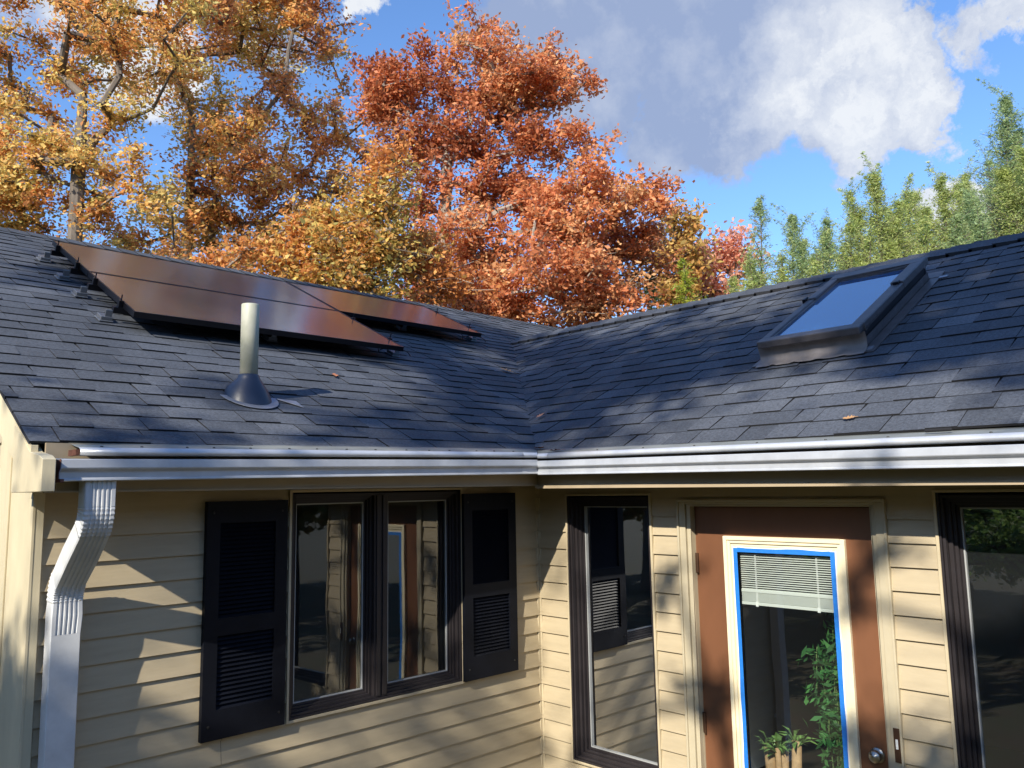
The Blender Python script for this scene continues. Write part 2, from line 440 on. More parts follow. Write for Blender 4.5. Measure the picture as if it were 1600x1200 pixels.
# closed-cut valley: trim the right roof along the valley line
def cut(o, co, no):
    bm = bmesh.new(); bm.from_mesh(o.data)
    bmesh.ops.bisect_plane(bm, geom=bm.verts[:]+bm.edges[:]+bm.faces[:], plane_co=co, plane_no=no, clear_outer=True)
    bm.to_mesh(o.data); bm.free()
cut(roofB, Vector((-ES, -ES+.02, 0)), Vector((-TB, TA, 0)).normalized())
# decks under the shingles, far slopes, gables
mb = MB(); dz = Vector((0, 0, -.012))
e = .0
mb.quad(Vector((XRL, -ES+.01, zA(-ES+.01)))+dz, Vector((5.2, -ES+.01, zA(-ES+.01)))+dz, Vector((5.2, YA, HA))+dz, Vector((XRL, YA, HA))+dz)
mb.quad((XRL, YA, HA-.012), (5.2, YA, HA-.012), (5.2, 8.6, HA-.012-TA*(8.6-YA)), (XRL, 8.6, HA-.012-TA*(8.6-YA)))
hb(mb, 'roof_deck', M_shingle)
mb = MB(); yv = (HB-ZE)/TA-ES
mb.quad((-ES+.01, YF-.1, zB(-ES+.01)-.012), (XB, YF-.1, HB-.012), (XB, yv, HB-.012), (-ES+.01, -ES+.01, zB(-ES+.01)-.012))
mb.quad((XB, YF-.1, HB-.012), (5.4, YF-.1, HB-.012-TB*(5.4-XB)), (5.4, yv, HB-.012-TB*(5.4-XB)), (XB, yv, HB-.012))
hb(mb, 'roof_deck', M_shingle)
# gable triangle and far walls
mb = MB()
mb.poly([(XL, .0, .02), (XL, 8.2, .02), (XL, 8.2, zA(0)-.03), (XL, YA, HA-.04), (XL, 0, zA(0)-.03)])
mb.quad((XL, 8.2, GZ), (5.0, 8.2, GZ), (5.0, 8.2, .3), (XL, 8.2, .3))
mb.quad((5.0, 8.2, GZ), (5.0, YF, GZ), (5.0, YF, .1), (5.0, 8.2, .1))
mb.quad((0, YF, GZ), (5.0, YF, GZ), (5.0, YF, .1), (0, YF, .1))
mb.poly([(0, YF, .02), (5.0, YF, .02), (5.0, YF, .05), (XB, YF, HB-.04), (0, YF, zB(0)-.03)])
hb(mb, 'gable_wall', M_siding)

# ridge caps
def ridge(name, p0, p1, side, drop, vent):
    mb = MB(); p0 = Vector(p0); p1 = Vector(p1); L_ = (p1-p0).length; d = (p1-p0)/L_
    n = int(L_/.145); s = Vector(side)
    for i in range(n+1):
        a = p0+d*(i*.145); b = a+d*.165
        if (b-p0).length > L_: b = p1
        t = random.uniform(.25, .6); w = .15
        up = Vector((0, 0, .012+vent)); lo = Vector((0, 0, .003+vent))
        for sg in (1, -1):
            ea = a+s*sg*w+Vector((0, 0, -drop*w)); eb = b+s*sg*w+Vector((0, 0, -drop*w))
            mb.quad(a+up, ea+up, eb+lo, b+lo, 0, t)
            mb.quad(a+up-Vector((0, 0, .014)), ea+up-Vector((0, 0, .014)), ea+up, a+up, 1, t)
            mb.quad(ea+up-Vector((0, 0, .014+vent)), eb+lo-Vector((0, 0, .014+vent)), eb+lo, ea+up, 1, t)
    return mb
mb = ridge('r', (XRL, YA, HA), (5.2, YA, HA), (0, 1, 0), TA, .006)
hb(mb, 'ridge_cap', [M_shingle, M_black], tone=True)
mb = ridge('r', (XB, yv-.10, HB), (XB, YF-.1, HB), (1, 0, 0), TB, .022)
hb(mb, 'ridge_cap', [M_shingle, M_black], tone=True)

# rake board and eave return at the left gable
mb = MB()
xo, xi = -2.898, -2.875
for (x0, x1) in ((xo, xi),):
    def rk(y, d): return zA(y)-.012-d
    y0, y1 = -.27, YA
    P = [(x0, y0, rk(y0, .0)), (x0, y1, rk(y1, .0)), (x0, y1, rk(y1, .16)), (x0, y0, rk(y0, .16))]
    Q = [(x1, p[1], p[2]) for p in P]
    mb.quad(*P); mb.quad(*Q[::-1]); 
    for i in range(4): mb.quad(P[i], Q[i], Q[(i+1) % 4], P[(i+1) % 4])
mb.quad((xi, -.27, rk(-.27, .15)), (XL, -.27, rk(-.27, .15)), (XL, YA, rk(YA, .15)), (xi, YA, rk(YA, .15)))
hb(mb, 'rake_board', M_weathered, weld=True)
mb = MB()
pts = [(-.445, .022), (-.03, .022), (-.03, zA(-.03)-.03), (-.20, zA(-.2)-.03), (-.27, .168), (-.40, .150), (-.445, .135)]
for x0, x1 in ((-2.902, -2.858),):
    P = [(x0, a, b) for a, b in pts]; Q = [(x1, a, b) for a, b in pts]
    mb.poly(P); mb.poly(Q[::-1])
    for i in range(len(P)): mb.quad(P[i], Q[i], Q[(i+1) % len(P)], P[(i+1) % len(P)])
mb.box((-2.858, -.30, .022), (-2.81, -.02, .16))
hb(mb, 'eave_return', M_weathered, weld=True, bevel=.002)
# fascia and soffit
mb = MB()
gz = lambda y: .010*(y+1.4)          # sag of the right eave
mb.box((-2.858, -.305, .026), (-.30, -.290, .20)); mb.box((-2.858, -.312, .018), (-.312, -.294, .026))
hb(mb, 'fascia', M_fascia)
mb = MB()
for a, b in ((-.305, -1.5), (-1.5, -2.8), (-2.8, YF)):
    za, zb = .018+gz(a)*.8-.008, .018+gz(b)*.8-.008
    for (xa, xb_, z0, z1) in ((-.305, -.290, 0.000, .18), (-.324, -.294, -.016, .000)):
        P = [(xa, a, za+z0), (xb_, a, za+z0), (xb_, a, za+z1), (xa, a, za+z1)]; Q = [(xa, b, zb+z0), (xb_, b, zb+z0), (xb_, b, zb+z1), (xa, b, zb+z1)]
        for i in range(4): mb.quad(P[i], P[(i+1) % 4], Q[(i+1) % 4], Q[i])
hb(mb, 'fascia', M_fascia, weld=True)
mb = MB()
mb.quad((-2.858, -.295, .030), (0, -.295, .030), (0, 0, .022), (-2.858, 0, .022))
mb.quad((-.300, -.295, .010), (-.300, YF, -.028), (0, YF, -.030), (0, -.295, .004))
hb(mb, 'soffit', M_fascia)

# gutters with reverse-curve guards
guard_prof = [(.25, .214), (.30, .203), (.36, .192), (.398, .186), (.410, .183), (.418, .177), (.422, .169), (.420, .161), (.413, .156), (.402, .155), (.392, .158)]
gut_prof = [(.404, .126), (.404, .139), (.408, .1425), (.421, .1425), (.4235, .140), (.424, .112), (.422, .108), (.417, .104), (.411, .1015), (.4065, .098), (.405, .094), (.405, .0755), (.4075, .072), (.408, .0665), (.404, .064), (.306, .064), (.306, .15)]
offA = lambda x: .0104*(x+2.2)
offB = lambda y: .0130*(y+1.4)
def run_gutter(prof, side, start, grow=0.0, end=None):
    mb = MB(); n = len(prof)
    for i in range(n-1):
        (u0, z0), (u1, z1) = prof[i], prof[i+1]
        u0 += grow; u1 += grow
        def P(u, z, t):
            return (t, -u, z+offA(t)) if side == 'A' else (-u, t, z+offB(t))
        ca = -u0 if end is None else end; cb = -u1 if end is None else end
        N_ = 8
        for j in range(N_):
            f0, f1 = j/N_, (j+1)/N_
            mb.quad(P(u0, z0, start+(ca-start)*f0), P(u0, z0, start+(ca-start)*f1), P(u1, z1, start+(cb-start)*f1), P(u1, z1, start+(cb-start)*f0))
    return mb
gA = hb(run_gutter(gut_prof, 'A', -2.835), 'gutter', M_alu, weld=True)
gB = hb(run_gutter(gut_prof, 'B', YF), 'gutter', M_alu, weld=True)
guA = hb(run_gutter(guard_prof, 'A', -2.775), 'gutter_guard', [M_alu, M_guard], parent=gA, smooth=True)
guB = hb(run_gutter(guard_prof, 'B', YF), 'gutter_guard', [M_alu, M_guard], parent=gB, smooth=True)
for o in (guA, guB):      # the flat sheet has weathered dull, the nose is still bright
    for p in o.data.polygons:
        c = p.center; u = -c.y if o is guA else -c.x
        if u < .398: p.material_index = 1
for o in (gA, gB, guA, guB):
    sd = o.modifiers.new('solid', 'SOLIDIFY'); sd.thickness = .0012
# mitre strap
for side, par in (('A', gA), ('B', gB)):
    mb = MB()
    for pr in (guard_prof[4:], gut_prof[2:15]):
        for i in range(len(pr)-1):
            (u0, z0), (u1, z1) = pr[i], pr[i+1]; u0 += .0025; u1 += .0025
            P = (lambda u, z, t: (t, -u, z+offA(t))) if side == 'A' else (lambda u, z, t: (-u, t, z+offB(t)))
            st = -.53 if side == 'A' else -.50
            mb.quad(P(u0, z0, st), P(u0, z0, -u0), P(u1, z1, -u1), P(u1, z1, st))
    hb(mb, 'mitre_strap', M_alu, parent=par, weld=True)
mb = MB()
P = [(-2.8375, -u, z+offA(-2.83)) for u, z in gut_prof[1:]]
mb.poly(P); mb.box((-2.837, -.425, .06+offA(-2.83)), (-2.825, -.30, .072+offA(-2.83))); mb.box((-2.79, -.418, .15), (-2.776, -.33, .172))
hb(mb, 'end_cap', M_rust, parent=gA)
mb = MB()
for x in [-2.70+.155*k+random.uniform(-.03, .03) for k in range(15)]:
    z = .1865+offA(x)+.004; mb = MB(); mb.lathe([(0, .004), (.005, .003), (.006, 0)], (x, -.372, z), 8); hb(mb, 'screw', M_screw, parent=guA)
for y in [-.8-.31*k+random.uniform(-.04, .04) for k in range(11)]:
    z = .1865+offB(y)+.004; mb = MB(); mb.lathe([(0, .004), (.005, .003), (.006, 0)], (-.372, y, z), 8); hb(mb, 'screw', M_screw, parent=guB)

# downspout with two elbows
def downspout():
    xc, w, dpt = -2.690, .110, .078
    path = []   # (y, z, x shift)
    path += [(-.352, .078, 0), (-.352, .03, 0), (-.352, -.035, 0)]
    def arc(cy, cz, r, a0, a1, n):
        return [(cy+r*math.cos(a0+(a1-a0)*i/n), cz+r*math.sin(a0+(a1-a0)*i/n)) for i in range(n+1)]
    # first bend: towards the wall
    ang = R(47)
    e1 = arc(-.352+.12, -.035, .12, math.pi, math.pi+ang, 14)
    path += [(a, b, 0) for a, b in e1]
    d = Vector((math.sin(ang), -math.cos(ang)))
    p = Vector(e1[-1]); tgt = -.072
    c2y = tgt-.12
    # straight part until the second bend begins
    yb = tgt-.12*(1-math.cos(ang)); L_ = (yb-p.x)/d.x; q = p+d*L_
    path += [(p.x+d.x*L_*f, p.y+d.y*L_*f, -.014*f) for f in (.5, 1)]
    e2 = arc(c2y, q.y-.12*math.sin(ang), .12, ang, 0, 14)
    path += [(a, b, -.014) for a, b in e2[1:]]
    zb = path[-1][1]
    path += [(tgt, zb-.05, -.014), (tgt, zb-.12, -.016), (tgt, zb-.22, -.016), (tgt, -2.25, -.016)]
    return xc, w, dpt, path, len(e1)
xc, w, dpt, path, ne = downspout()
def sect(depth, groove, half_w, half_d):
    """closed rectangular section with corrugated front, (x, n) n = towards viewer"""
    pts = []
    fr = []
    if groove:
        N_ = 5
        for i in range(N_):
            c_ = -half_w*.60+half_w*1.2*i/(N_-1)
            for a_, g_ in ((-.10, 0), (-.055, 1), (.055, 1), (.10, 0)): fr.append((c_+a_*half_w, half_d-groove*g_))
    pts = [(-half_w, -half_d), (half_w, -half_d), (half_w, half_d*.86), (half_w*.94, half_d)] + fr[::-1] + [(-half_w*.94, half_d), (-half_w, half_d*.86)]
    return pts
def loft_ds(idx, groove, crimp, scale, name, par):
    mb = MB(); rings = []
    P = path
    for i in idx:
        y, z, dx = P[i]
        a = Vector(P[max(i-1, 0)][:2]); b = Vector(P[min(i+1, len(P)-1)][:2]); t = (b-a).normalized()
        nrm = Vector((t.y, -t.x))   # front normal in y-z
        if nrm.x > 0: nrm = -nrm
        k = scale*(1-.045*(i % 2)*crimp)
        rings.append([(xc+dx+sx*k, y+nrm.x*sn*k, z+nrm.y*sn*k) for sx, sn in sect(dpt, groove, w/2, dpt/2)])
    n = len(rings[0])
    for r0, r1 in zip(rings[:-1], rings[1:]):
        for i in range(n): mb.quad(r0[i], r0[(i+1) % n], r1[(i+1) % n], r1[i])
    mb.poly(rings[-1])
    return hb(mb, name, M_down, parent=par, weld=True)
nP = len(path)
ds = loft_ds([nP-3, nP-2, nP-1], 0, 0, .97, 'downspout', None)
loft_ds(list(range(0, 4)), .004, 0, .98, 'outlet', ds)
loft_ds(list(range(2, 3+ne)), .004, 1, 1.0, 'elbow', ds)
loft_ds(list(range(2+ne, nP-2)), .004, 1, 1.02, 'elbow', ds)
mb = MB(); mb.box((xc-.085, -.034, -1.92), (xc+.065, -.030, -1.89)); hb(mb, 'strap', M_down, parent=ds)

# ------------------------------------------------------------------ windows
def frame_ring(mb, P, t0, t1, z0, z1, wd, o0, o1, m=0, wb=None, wt=None):
    """rectangular ring between outward offsets o0 (back) and o1 (front); P(t, o, z)"""
    wb = wb or wd; wt = wt or wd
    for a, b, c, d in ((t0, t0+wd, z0, z1), (t1-wd, t1, z0, z1), (t0+wd, t1-wd, z0, z0+wb), (t0+wd, t1-wd, z1-wt, z1)):
        q = [P(a, o0, c), P(b, o0, c), P(b, o0, d), P(a, o0, d)]; r = [P(a, o1, c), P(b, o1, c), P(b, o1, d), P(a, o1, d)]
        mb.quad(*r, m)
        for i in range(4): mb.quad(q[i], q[(i+1) % 4], r[(i+1) % 4], r[i], m)
PA = lambda t, o, z: (t, -o, z)
PB = lambda t, o, z: (-o, t, z)
def window(P, t0, t1, z0, z1, sashes, jw=.012, fw=.035, rec=.055, gasket=.006, top=None, sw=.034):
    w_ = MB()
    frame_ring(w_, P, t0+jw, t1-jw, z0+jw, z1-jw*(0 if top is None else 1), fw*.45, -.10, .016)
    frame_ring(w_, P, t0+jw+fw*.45, t1-jw-fw*.45, z0+jw+fw*.45, z1-jw-fw*.45, fw*.55, -.10, .004)
    wo = hb(w_, 'window', M_wframe, bevel=.0015)
    j = MB(); frame_ring(j, P, t0, t1, z0, z1, jw, -.01, .020); hb(j, 'channel_trim', M_trim, parent=wo, bevel=.0015)
    for (a, b) in sashes:
        s = MB(); c, d = z0+jw+fw, z1-jw-fw
        frame_ring(s, P, a, b, c, d, sw*.4, -.10, -rec*.32)
        frame_ring(s, P, a+sw*.4, b-sw*.4, c+sw*.4, d-sw*.4, sw*.3, -.10, -rec*.55)
        frame_ring(s, P, a+sw*.7, b-sw*.7, c+sw*.7, d-sw*.7, sw*.3, -.10, -rec*.8)
        hb(s, 'sash', M_wframe, parent=wo, bevel=.0012)
        k = MB(); frame_ring(k, P, a+sw, b-sw, c+sw, d-sw, gasket, -rec-.008, -rec*.86); hb(k, 'gasket', M_gasket, parent=wo)
        gme = MB(); gme.quad(P(a+sw-.004, -rec, c+sw-.004), P(b-sw+.004, -rec, c+sw-.004), P(b-sw+.004, -rec, d-sw+.004), P(a+sw-.004, -rec, d-sw+.004))
        hb(gme, 'pane', M_glass, parent=wo)
    return wo
FW = .022
winA = window(PA, *WA, [(-1.688, -1.226), (-1.142, -.666)], fw=FW)
mb = MB(); mb.box((-1.226, -.004, -1.034), (-1.142, .10, -.018)); mb.box((-1.214, -.012, -1.034), (-1.192, -.003, -.018)); mb.box((-1.176, -.012, -1.034), (-1.154, -.003, -.018)); hb(mb, 'mullion', M_wframe, parent=winA, bevel=.0015)
winB = window(PB, *WB, [(-.855, -.286)], fw=FW, sw=.042, rec=.08)
winC = window(PB, *WC, [(-3.966, -3.21), (-3.14, -2.382)], fw=FW, sw=.042, rec=.08)
mb = MB(); mb.box((-.004, -3.21, -1.566), (.10, -3.14, -.068)); hb(mb, 'mullion', M_wframe, parent=winC)
# rooms behind the glass (floor, walls, ceiling of the interior)
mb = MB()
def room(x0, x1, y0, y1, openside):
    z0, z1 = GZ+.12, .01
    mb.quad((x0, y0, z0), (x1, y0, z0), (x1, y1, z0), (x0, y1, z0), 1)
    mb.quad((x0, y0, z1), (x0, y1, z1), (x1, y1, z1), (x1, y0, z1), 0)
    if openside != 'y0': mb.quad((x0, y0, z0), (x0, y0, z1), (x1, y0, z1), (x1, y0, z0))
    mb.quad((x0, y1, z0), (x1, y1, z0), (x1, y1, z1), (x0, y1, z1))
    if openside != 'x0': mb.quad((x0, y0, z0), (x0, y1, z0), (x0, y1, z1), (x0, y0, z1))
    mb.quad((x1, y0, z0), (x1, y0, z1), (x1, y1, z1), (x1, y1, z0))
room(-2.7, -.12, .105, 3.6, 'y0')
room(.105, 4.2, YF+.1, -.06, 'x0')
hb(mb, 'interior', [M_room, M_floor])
# ------------------------------------------------------------------ shutters
def shutter(x0, x1, z0, z1):
    mb = MB(); yb, yf = -.014, -.042
    st = .062
    def bar(a, b, c, d, f=yf): mb.box((a, f, c), (b, yb, d))
    bar(x0, x0+st, z0, z1); bar(x1-st, x1, z0, z1)
    zz = [z0, z0+.125, z1-.515-.075, z1-.515, z1-.098, z1]
    for c, d in ((zz[0], zz[1]), (zz[2], zz[3]), (zz[4], zz[5])): bar(x0+st, x1-st, c, d)
    for c, d in ((zz[1], zz[2]), (zz[3], zz[4])):
        mb.box((x0+st, yb-.003, c), (x1-st, yb, d))
        k = int((d-c)/.0185); h = (d-c)/k
        for i in range(k):
            a = c+i*h
            mb.quad((x0+st, yf+.006, a), (x1-st, yf+.006, a), (x1-st, yb-.006, a+h*.95), (x0+st, yb-.006, a+h*.95))
            mb.quad((x0+st, yf+.006, a), (x1-st, yf+.006, a), (x1-st, yb-.004, a-.001), (x0+st, yb-.004, a-.001))
    o = hb(mb, 'shutter', M_shutter)
    for sx in (x0+.03, x1-.03):
        for sz in (z1-.05, z0+.06):
            s = MB(); s.lathe([(0, .004), (.005, .003), (.006, 0)], (sx, yf, sz), 8, M=Matrix.Rotation(R(90), 3, 'X')); hb(s, 'screw', M_screw, parent=o)
shutter(ax(-2.121, -.035), ax(-1.728, -.035)+.004, -1.058, -.030)
shutter(ax(-.612, -.035), ax(-.199, -.035), -1.058, -.020)

# ------------------------------------------------------------------ door
door = empty('door', (0, 0, 0), house); door.location = (0, -1.6, 0)
def dpart(mb, name, mats, **k): return hb(mb, name, mats, parent=door, **k)
mb = MB()
# casing: outer flat band plus stepped brick mould
def u_frame(mb, y0, y1, zt, wd, xb_, xf, wt=None, m=0):
    wt = wt or wd
    mb.box((xf, y1-wd, GZ), (xb_, y1, zt), m); mb.box((xf, y0, GZ), (xb_, y0+wd, zt), m); mb.box((xf, y0+wd, zt-wt), (xb_, y1-wd, zt), m)
u_frame(mb, -2.150, -1.058, -.072, .012, .03, -.026, .012)
u_frame(mb, -2.138, -1.070, -.084, .038, .03, -.018, .012)
u_frame(mb, -2.100+.0, -1.108, -.096, .022, .06, -.006, .010)
dpart(mb, 'casing', M_jamb, bevel=.003)
SX = .030
s0, s1, sz = by(-2.098, SX), by(-1.170, SX), -.112*(1+SX/3.68)
mb = MB()
mb.box((SX+.012, s0-.03, GZ), (SX+.06, s1+.03, -.09))      # stop behind
dpart(mb, 'jamb', M_jamb)
# slab with a rectangular light cut out
l0, l1, lz0, lz1 = by(-1.915, SX), by(-1.362, SX), -1.80, -.305
mb = MB()
mb.box((SX, s0, GZ+.03), (SX+.011, l0, sz)); mb.box((SX, l1, GZ+.03), (SX+.011, s1, sz))
mb.box((SX, l0, lz1), (SX+.011, l1, sz)); mb.box((SX, l0, GZ+.03), (SX+.011, l1, lz0))
dpart(mb, 'slab', M_door)
bm = bmesh.new()
# cut the jamb block where the light is: rebuild as ring
jo = [o for o in door.children if o.name.startswith('jamb')][0]; bpy.data.objects.remove(jo)
mb = MB()
mb.box((SX+.012, s0-.03, GZ), (SX+.06, l0, -.09)); mb.box((SX+.012, l1, GZ), (SX+.06, s1+.03, -.09))
mb.box((SX+.012, l0, lz1), (SX+.06, l1, -.09)); mb.box((SX+.012, l0, GZ), (SX+.06, l1, lz0)); dpart(mb, 'jamb', M_door)
mb = MB()
o0, o1 = by(-1.950, SX-.015), by(-1.320, SX-.015)
PBx = lambda t, o, z: (-o, t, z)
frame_ring(mb, PBx, o0, o1, -1.86, -.256, .020, -SX, -SX+.020)
frame_ring(mb, PBx, o0+.020, o1-.020, -1.84, -.276, .016, -SX, -SX+.013)
frame_ring(mb, PBx, o0+.036, o1-.036, -1.824, -.292, .016, -SX-.01, -SX+.005)
dpart(mb, 'glass_trim', M_cream, bevel=.003)
# ragged white paint edge and the blue tape
t0, t1, tz0, tz1 = o0+.048, o1-.048, -1.81, -.308
def ragged(inner, outer, x, m_, name, jit):
    mb = MB()
    a0, a1, b0, b1 = outer; c0, c1, d0, d1 = inner
    def strip(pa, pb, n):
        prev = None
        for i in range(n+1):
            f = i/n; p = pa[0].lerp(pa[1], f); q = pb[0].lerp(pb[1], f)
            dr = (p-q).normalized(); p = p+dr*max(0, (noise_r(f*9+pa[0].z*7+pa[0].y*3)-.35))*jit
            if prev: mb.quad(prev[0], p, q, prev[1])
            prev = (p, q)
    V = lambda y, z: Vector((x, y, z))
    strip((V(a0, b0), V(a0, b1)), (V(c0, b0), V(c0, b1)), 60); strip((V(a1, b0), V(a1, b1)), (V(c1, b0), V(c1, b1)), 60)
    strip((V(c0, b1), V(c1, b1)), (V(c0, d1), V(c1, d1)), 30); strip((V(c0, b0), V(c1, b0)), (V(c0, d0), V(c1, d0)), 30)
    return dpart(mb, name, m_)
_nr = [random.random() for _ in range(400)]
def noise_r(x):
    i = int(math.floor(x)) % 397; f = x-math.floor(x); f = f*f*(3-2*f)
    return _nr[i]*(1-f)+_nr[i+1]*f
ragged((t0+.02, t1-.02, tz0+.02, tz1-.02), (t0+.001, t1-.001, tz0, tz1), SX-.0065, M_whitefilm, 'paint_edge', .012)
ragged((t0+.027, t1-.026, tz0+.026, tz1-.026), (t0+.006, t1-.006, tz0+.006, tz1-.006), SX-.009, M_tape, 'masking_tape', .009)
mb = MB(); mb.quad((SX+.004, l0-.01, lz0-.01), (SX+.004, l1+.01, lz0-.01), (SX+.004, l1+.01, lz1+.01), (SX+.004, l0-.01, lz1+.01))
dpart(mb, 'pane', M_glass_door)
mb = MB()
bz = -.345; y0, y1 = t0+.03, t1-.028; k = 0
y0 -= .0; xb_ = SX+.020
while bz > -.522:
    sag = .0
    mb.quad((xb_-.006, y0, bz-.0014), (xb_-.006, y1, bz-.0014), (xb_, y1, bz+.0012), (xb_, y0, bz+.0012))
    mb.quad((xb_+.006, y0, bz-.0014), (xb_+.006, y1, bz-.0014), (xb_, y1, bz+.0012), (xb_, y0, bz+.0012))
    mb.quad((xb_-.006, y0, bz-.0030), (xb_-.006, y1, bz-.0030), (xb_-.006, y1, bz-.0012), (xb_-.006, y0, bz-.0012))
    bz -= .0106
dpart(mb, 'blind', M_blind)
mb = MB()
for k in range(11): mb.box((xb_-.0075, y0-.002, -.530-.0042*k-.0030), (xb_+.006, y1, -.530-.0042*k-.0002))
mb.box((xb_-.010, y0-.002, -.530), (xb_+.007, y1, -.517)); mb.box((xb_-.010, y0-.002, -.592), (xb_+.007, y1, -.577))
dpart(mb, 'blind_bottom_stack', M_blind, bevel=.0008)
for yy in (y1-.085, y0+.075):
    mb = MB(); mb.box((xb_-.0095, yy-.0035, -.60), (xb_-.0085, yy-.0015, -.345)); mb.box((xb_-.0095, yy+.0015, -.60), (xb_-.0085, yy+.0035, -.345)); mb.box((xb_-.013, yy-.007, -.597), (xb_-.009, yy+.007, -.575))
    dpart(mb, 'blind_cord', M_whitefilm)
mb = MB()
prof = [(0, .048), (.010, .047), (.013, .044), (.023, .040), (.027, .033), (.026, .026), (.018, .018), (.014, .010), (.030, .007), (.033, .003), (.033, 0)]
mb.lathe(prof, (SX, by(-2.031, SX), -1.180), 28, M=Matrix.Rotation(R(-90), 3, 'Y')); dpart(mb, 'knob', M_steel, smooth=True)
for hz in (-.40, -1.205):
    mb = MB(); yy = s1+.004
    mb.tube((SX-.006, yy, hz-.05), (SX-.006, yy, hz+.05), .007, .007, 10, cap=True); mb.box((SX-.002, yy-.004, hz-.05), (SX+.004, yy+.016, hz+.05))
    dpart(mb, 'hinge', M_hinge)
mb = MB(); mb.box((-.0285, -2.142, -1.175), (-.0262, -2.116, -1.035)); mb.box((-.032, -2.134, -1.12), (-.0285, -2.124, -1.08), 1)
dpart(mb, 'strike_plate', [M_hinge, M_whitefilm], bevel=.001)

# ------------------------------------------------------------------ vent pipe
vp = empty('vent_pipe', (0, 0, 0), house); vp.location = (-1.783, .321, zA(.321)-GZ)
def vpart(mb, name, m_, **k): o = mb.build(name, m_, vp, **k); return o
mb = MB()
mb.lathe([(.040, .10), (.0455, .10), (.0455, .497), (.044, .5), (.0385, .5), (.0385, .3)], (0, 0, 0), 36); vpart(mb, 'pipe', M_pvc, smooth=True)
sl_ = math.atan(TA); Rm = Matrix.Rotation(sl_, 3, 'X')
mb = MB()
prof = [(.118, .010), (.115, .024), (.107, .044), (.095, .064), (.078, .084), (.066, .100), (.056, .112), (.053, .124), (.0465, .130)]
nseg = 40; V = []
for (r, h) in prof:
    f = max(0, 1-h/.12)     # skirt follows the roof slope, collar is level
    ring = []
    for i in range(nseg):
        q = 2*math.pi*i/nseg; x, y = r*math.cos(q), r*math.sin(q)
        ring.append((x, y, h+TA*y*min(1, f*1.6)))
    V.append(ring)
for r0, r1 in zip(V[:-1], V[1:]):
    for i in range(nseg): mb.quad(r0[i], r0[(i+1) % nseg], r1[(i+1) % nseg], r1[i])
vpart(mb, 'boot', M_boot, smooth=True)
mb = MB()
# base flange: metal sheet showing below the boot
pts = []
for i in range(17):
    q = math.pi+math.pi*i/16; pts.append((.150*math.cos(q), .158*math.sin(q)))
pts += [(.26, -.105), (.26, -.02), (.150, 0)]
mb.poly([(x, y, TA*y+.0165) for x, y in pts]); mb.poly([(x, y, TA*y+.0145) for x, y in pts][::-1])
for i in range(len(pts)):
    a, b = pts[i], pts[(i+1) % len(pts)]
    mb.quad((a[0], a[1], TA*a[1]+.0145), (b[0], b[1], TA*b[1]+.0145), (b[0], b[1], TA*b[1]+.0165), (a[0], a[1], TA*a[1]+.0165))
vpart(mb, 'flashing', M_flash)

# ------------------------------------------------------------------ skylight (frame axes: a = up slope, b = along the eave towards the viewer)
sk = empty('skylight', (0, 0, 0), house)
ub = Vector((1, 0, TB)).normalized(); vb = Vector((0, -1, 0))
SO = Vector((.650, -1.245, zB(.650)))
sk.location = SO-Vector((0, 0, GZ))
Mk = Matrix((ub, vb, nB)).transposed()
def kpart(mb, name, m_, par=None, **k):
    mb.v = [tuple(Mk @ Vector(p)) for p in mb.v]; o = mb.build(name, m_, par or sk, **k); return o
LA, LB_ = 1.27, .60
def ringk(mb, a0, a1, b0, b1, wd, z0, z1):
    mb.box((a0, b0, z0), (a0+wd, b1, z1)); mb.box((a1-wd, b0, z0), (a1, b1, z1)); mb.box((a0+wd, b0, z0), (a1-wd, b0+wd, z1)); mb.box((a0+wd, b1-wd, z0), (a1-wd, b1, z1))
mb = MB()
ringk(mb, .04, LA-.02, .02, LB_-.02, .07, .01, .118); kpart(mb, 'curb', M_pblack, bevel=.004)  # curb coloured near black to stand in for the shade below the frame
mb = MB()
mb.box((0, 0, .108), (.075, LB_, .150)); mb.box((LA-.11, 0, .108), (LA, LB_, .158))
mb.box((.075, 0, .108), (LA*.60, .052, .148)); mb.box((LA*.60+.004, 0, .108), (LA-.11, .060, .156))
mb.box((.075, LB_-.062, .108), (LA*.60, LB_, .148)); mb.box((LA*.60+.004, LB_-.075, .108), (LA-.11, LB_, .158))
kpart(mb, 'frame', M_skyframe, bevel=.006)
mb = MB()
ringk(mb, .068, LA-.10, .046, LB_-.055, .022, .100, .140); kpart(mb, 'glazing_bead', M_skyframe, bevel=.003)
mb = MB(); mb.box((LA*.60-.03, -.018, .13), (LA*.60+.03, .004, .165)); kpart(mb, 'hinge_cover', M_pblack, bevel=.004)
mb = MB(); mb.box((LA*.60-.03, LB_-.05, .13), (LA*.60+.01, LB_-.015, .166)); kpart(mb, 'hinge_cover', M_pblack, bevel=.004)
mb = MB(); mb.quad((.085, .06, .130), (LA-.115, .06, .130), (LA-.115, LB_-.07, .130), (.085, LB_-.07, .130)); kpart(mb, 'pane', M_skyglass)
mb = MB()
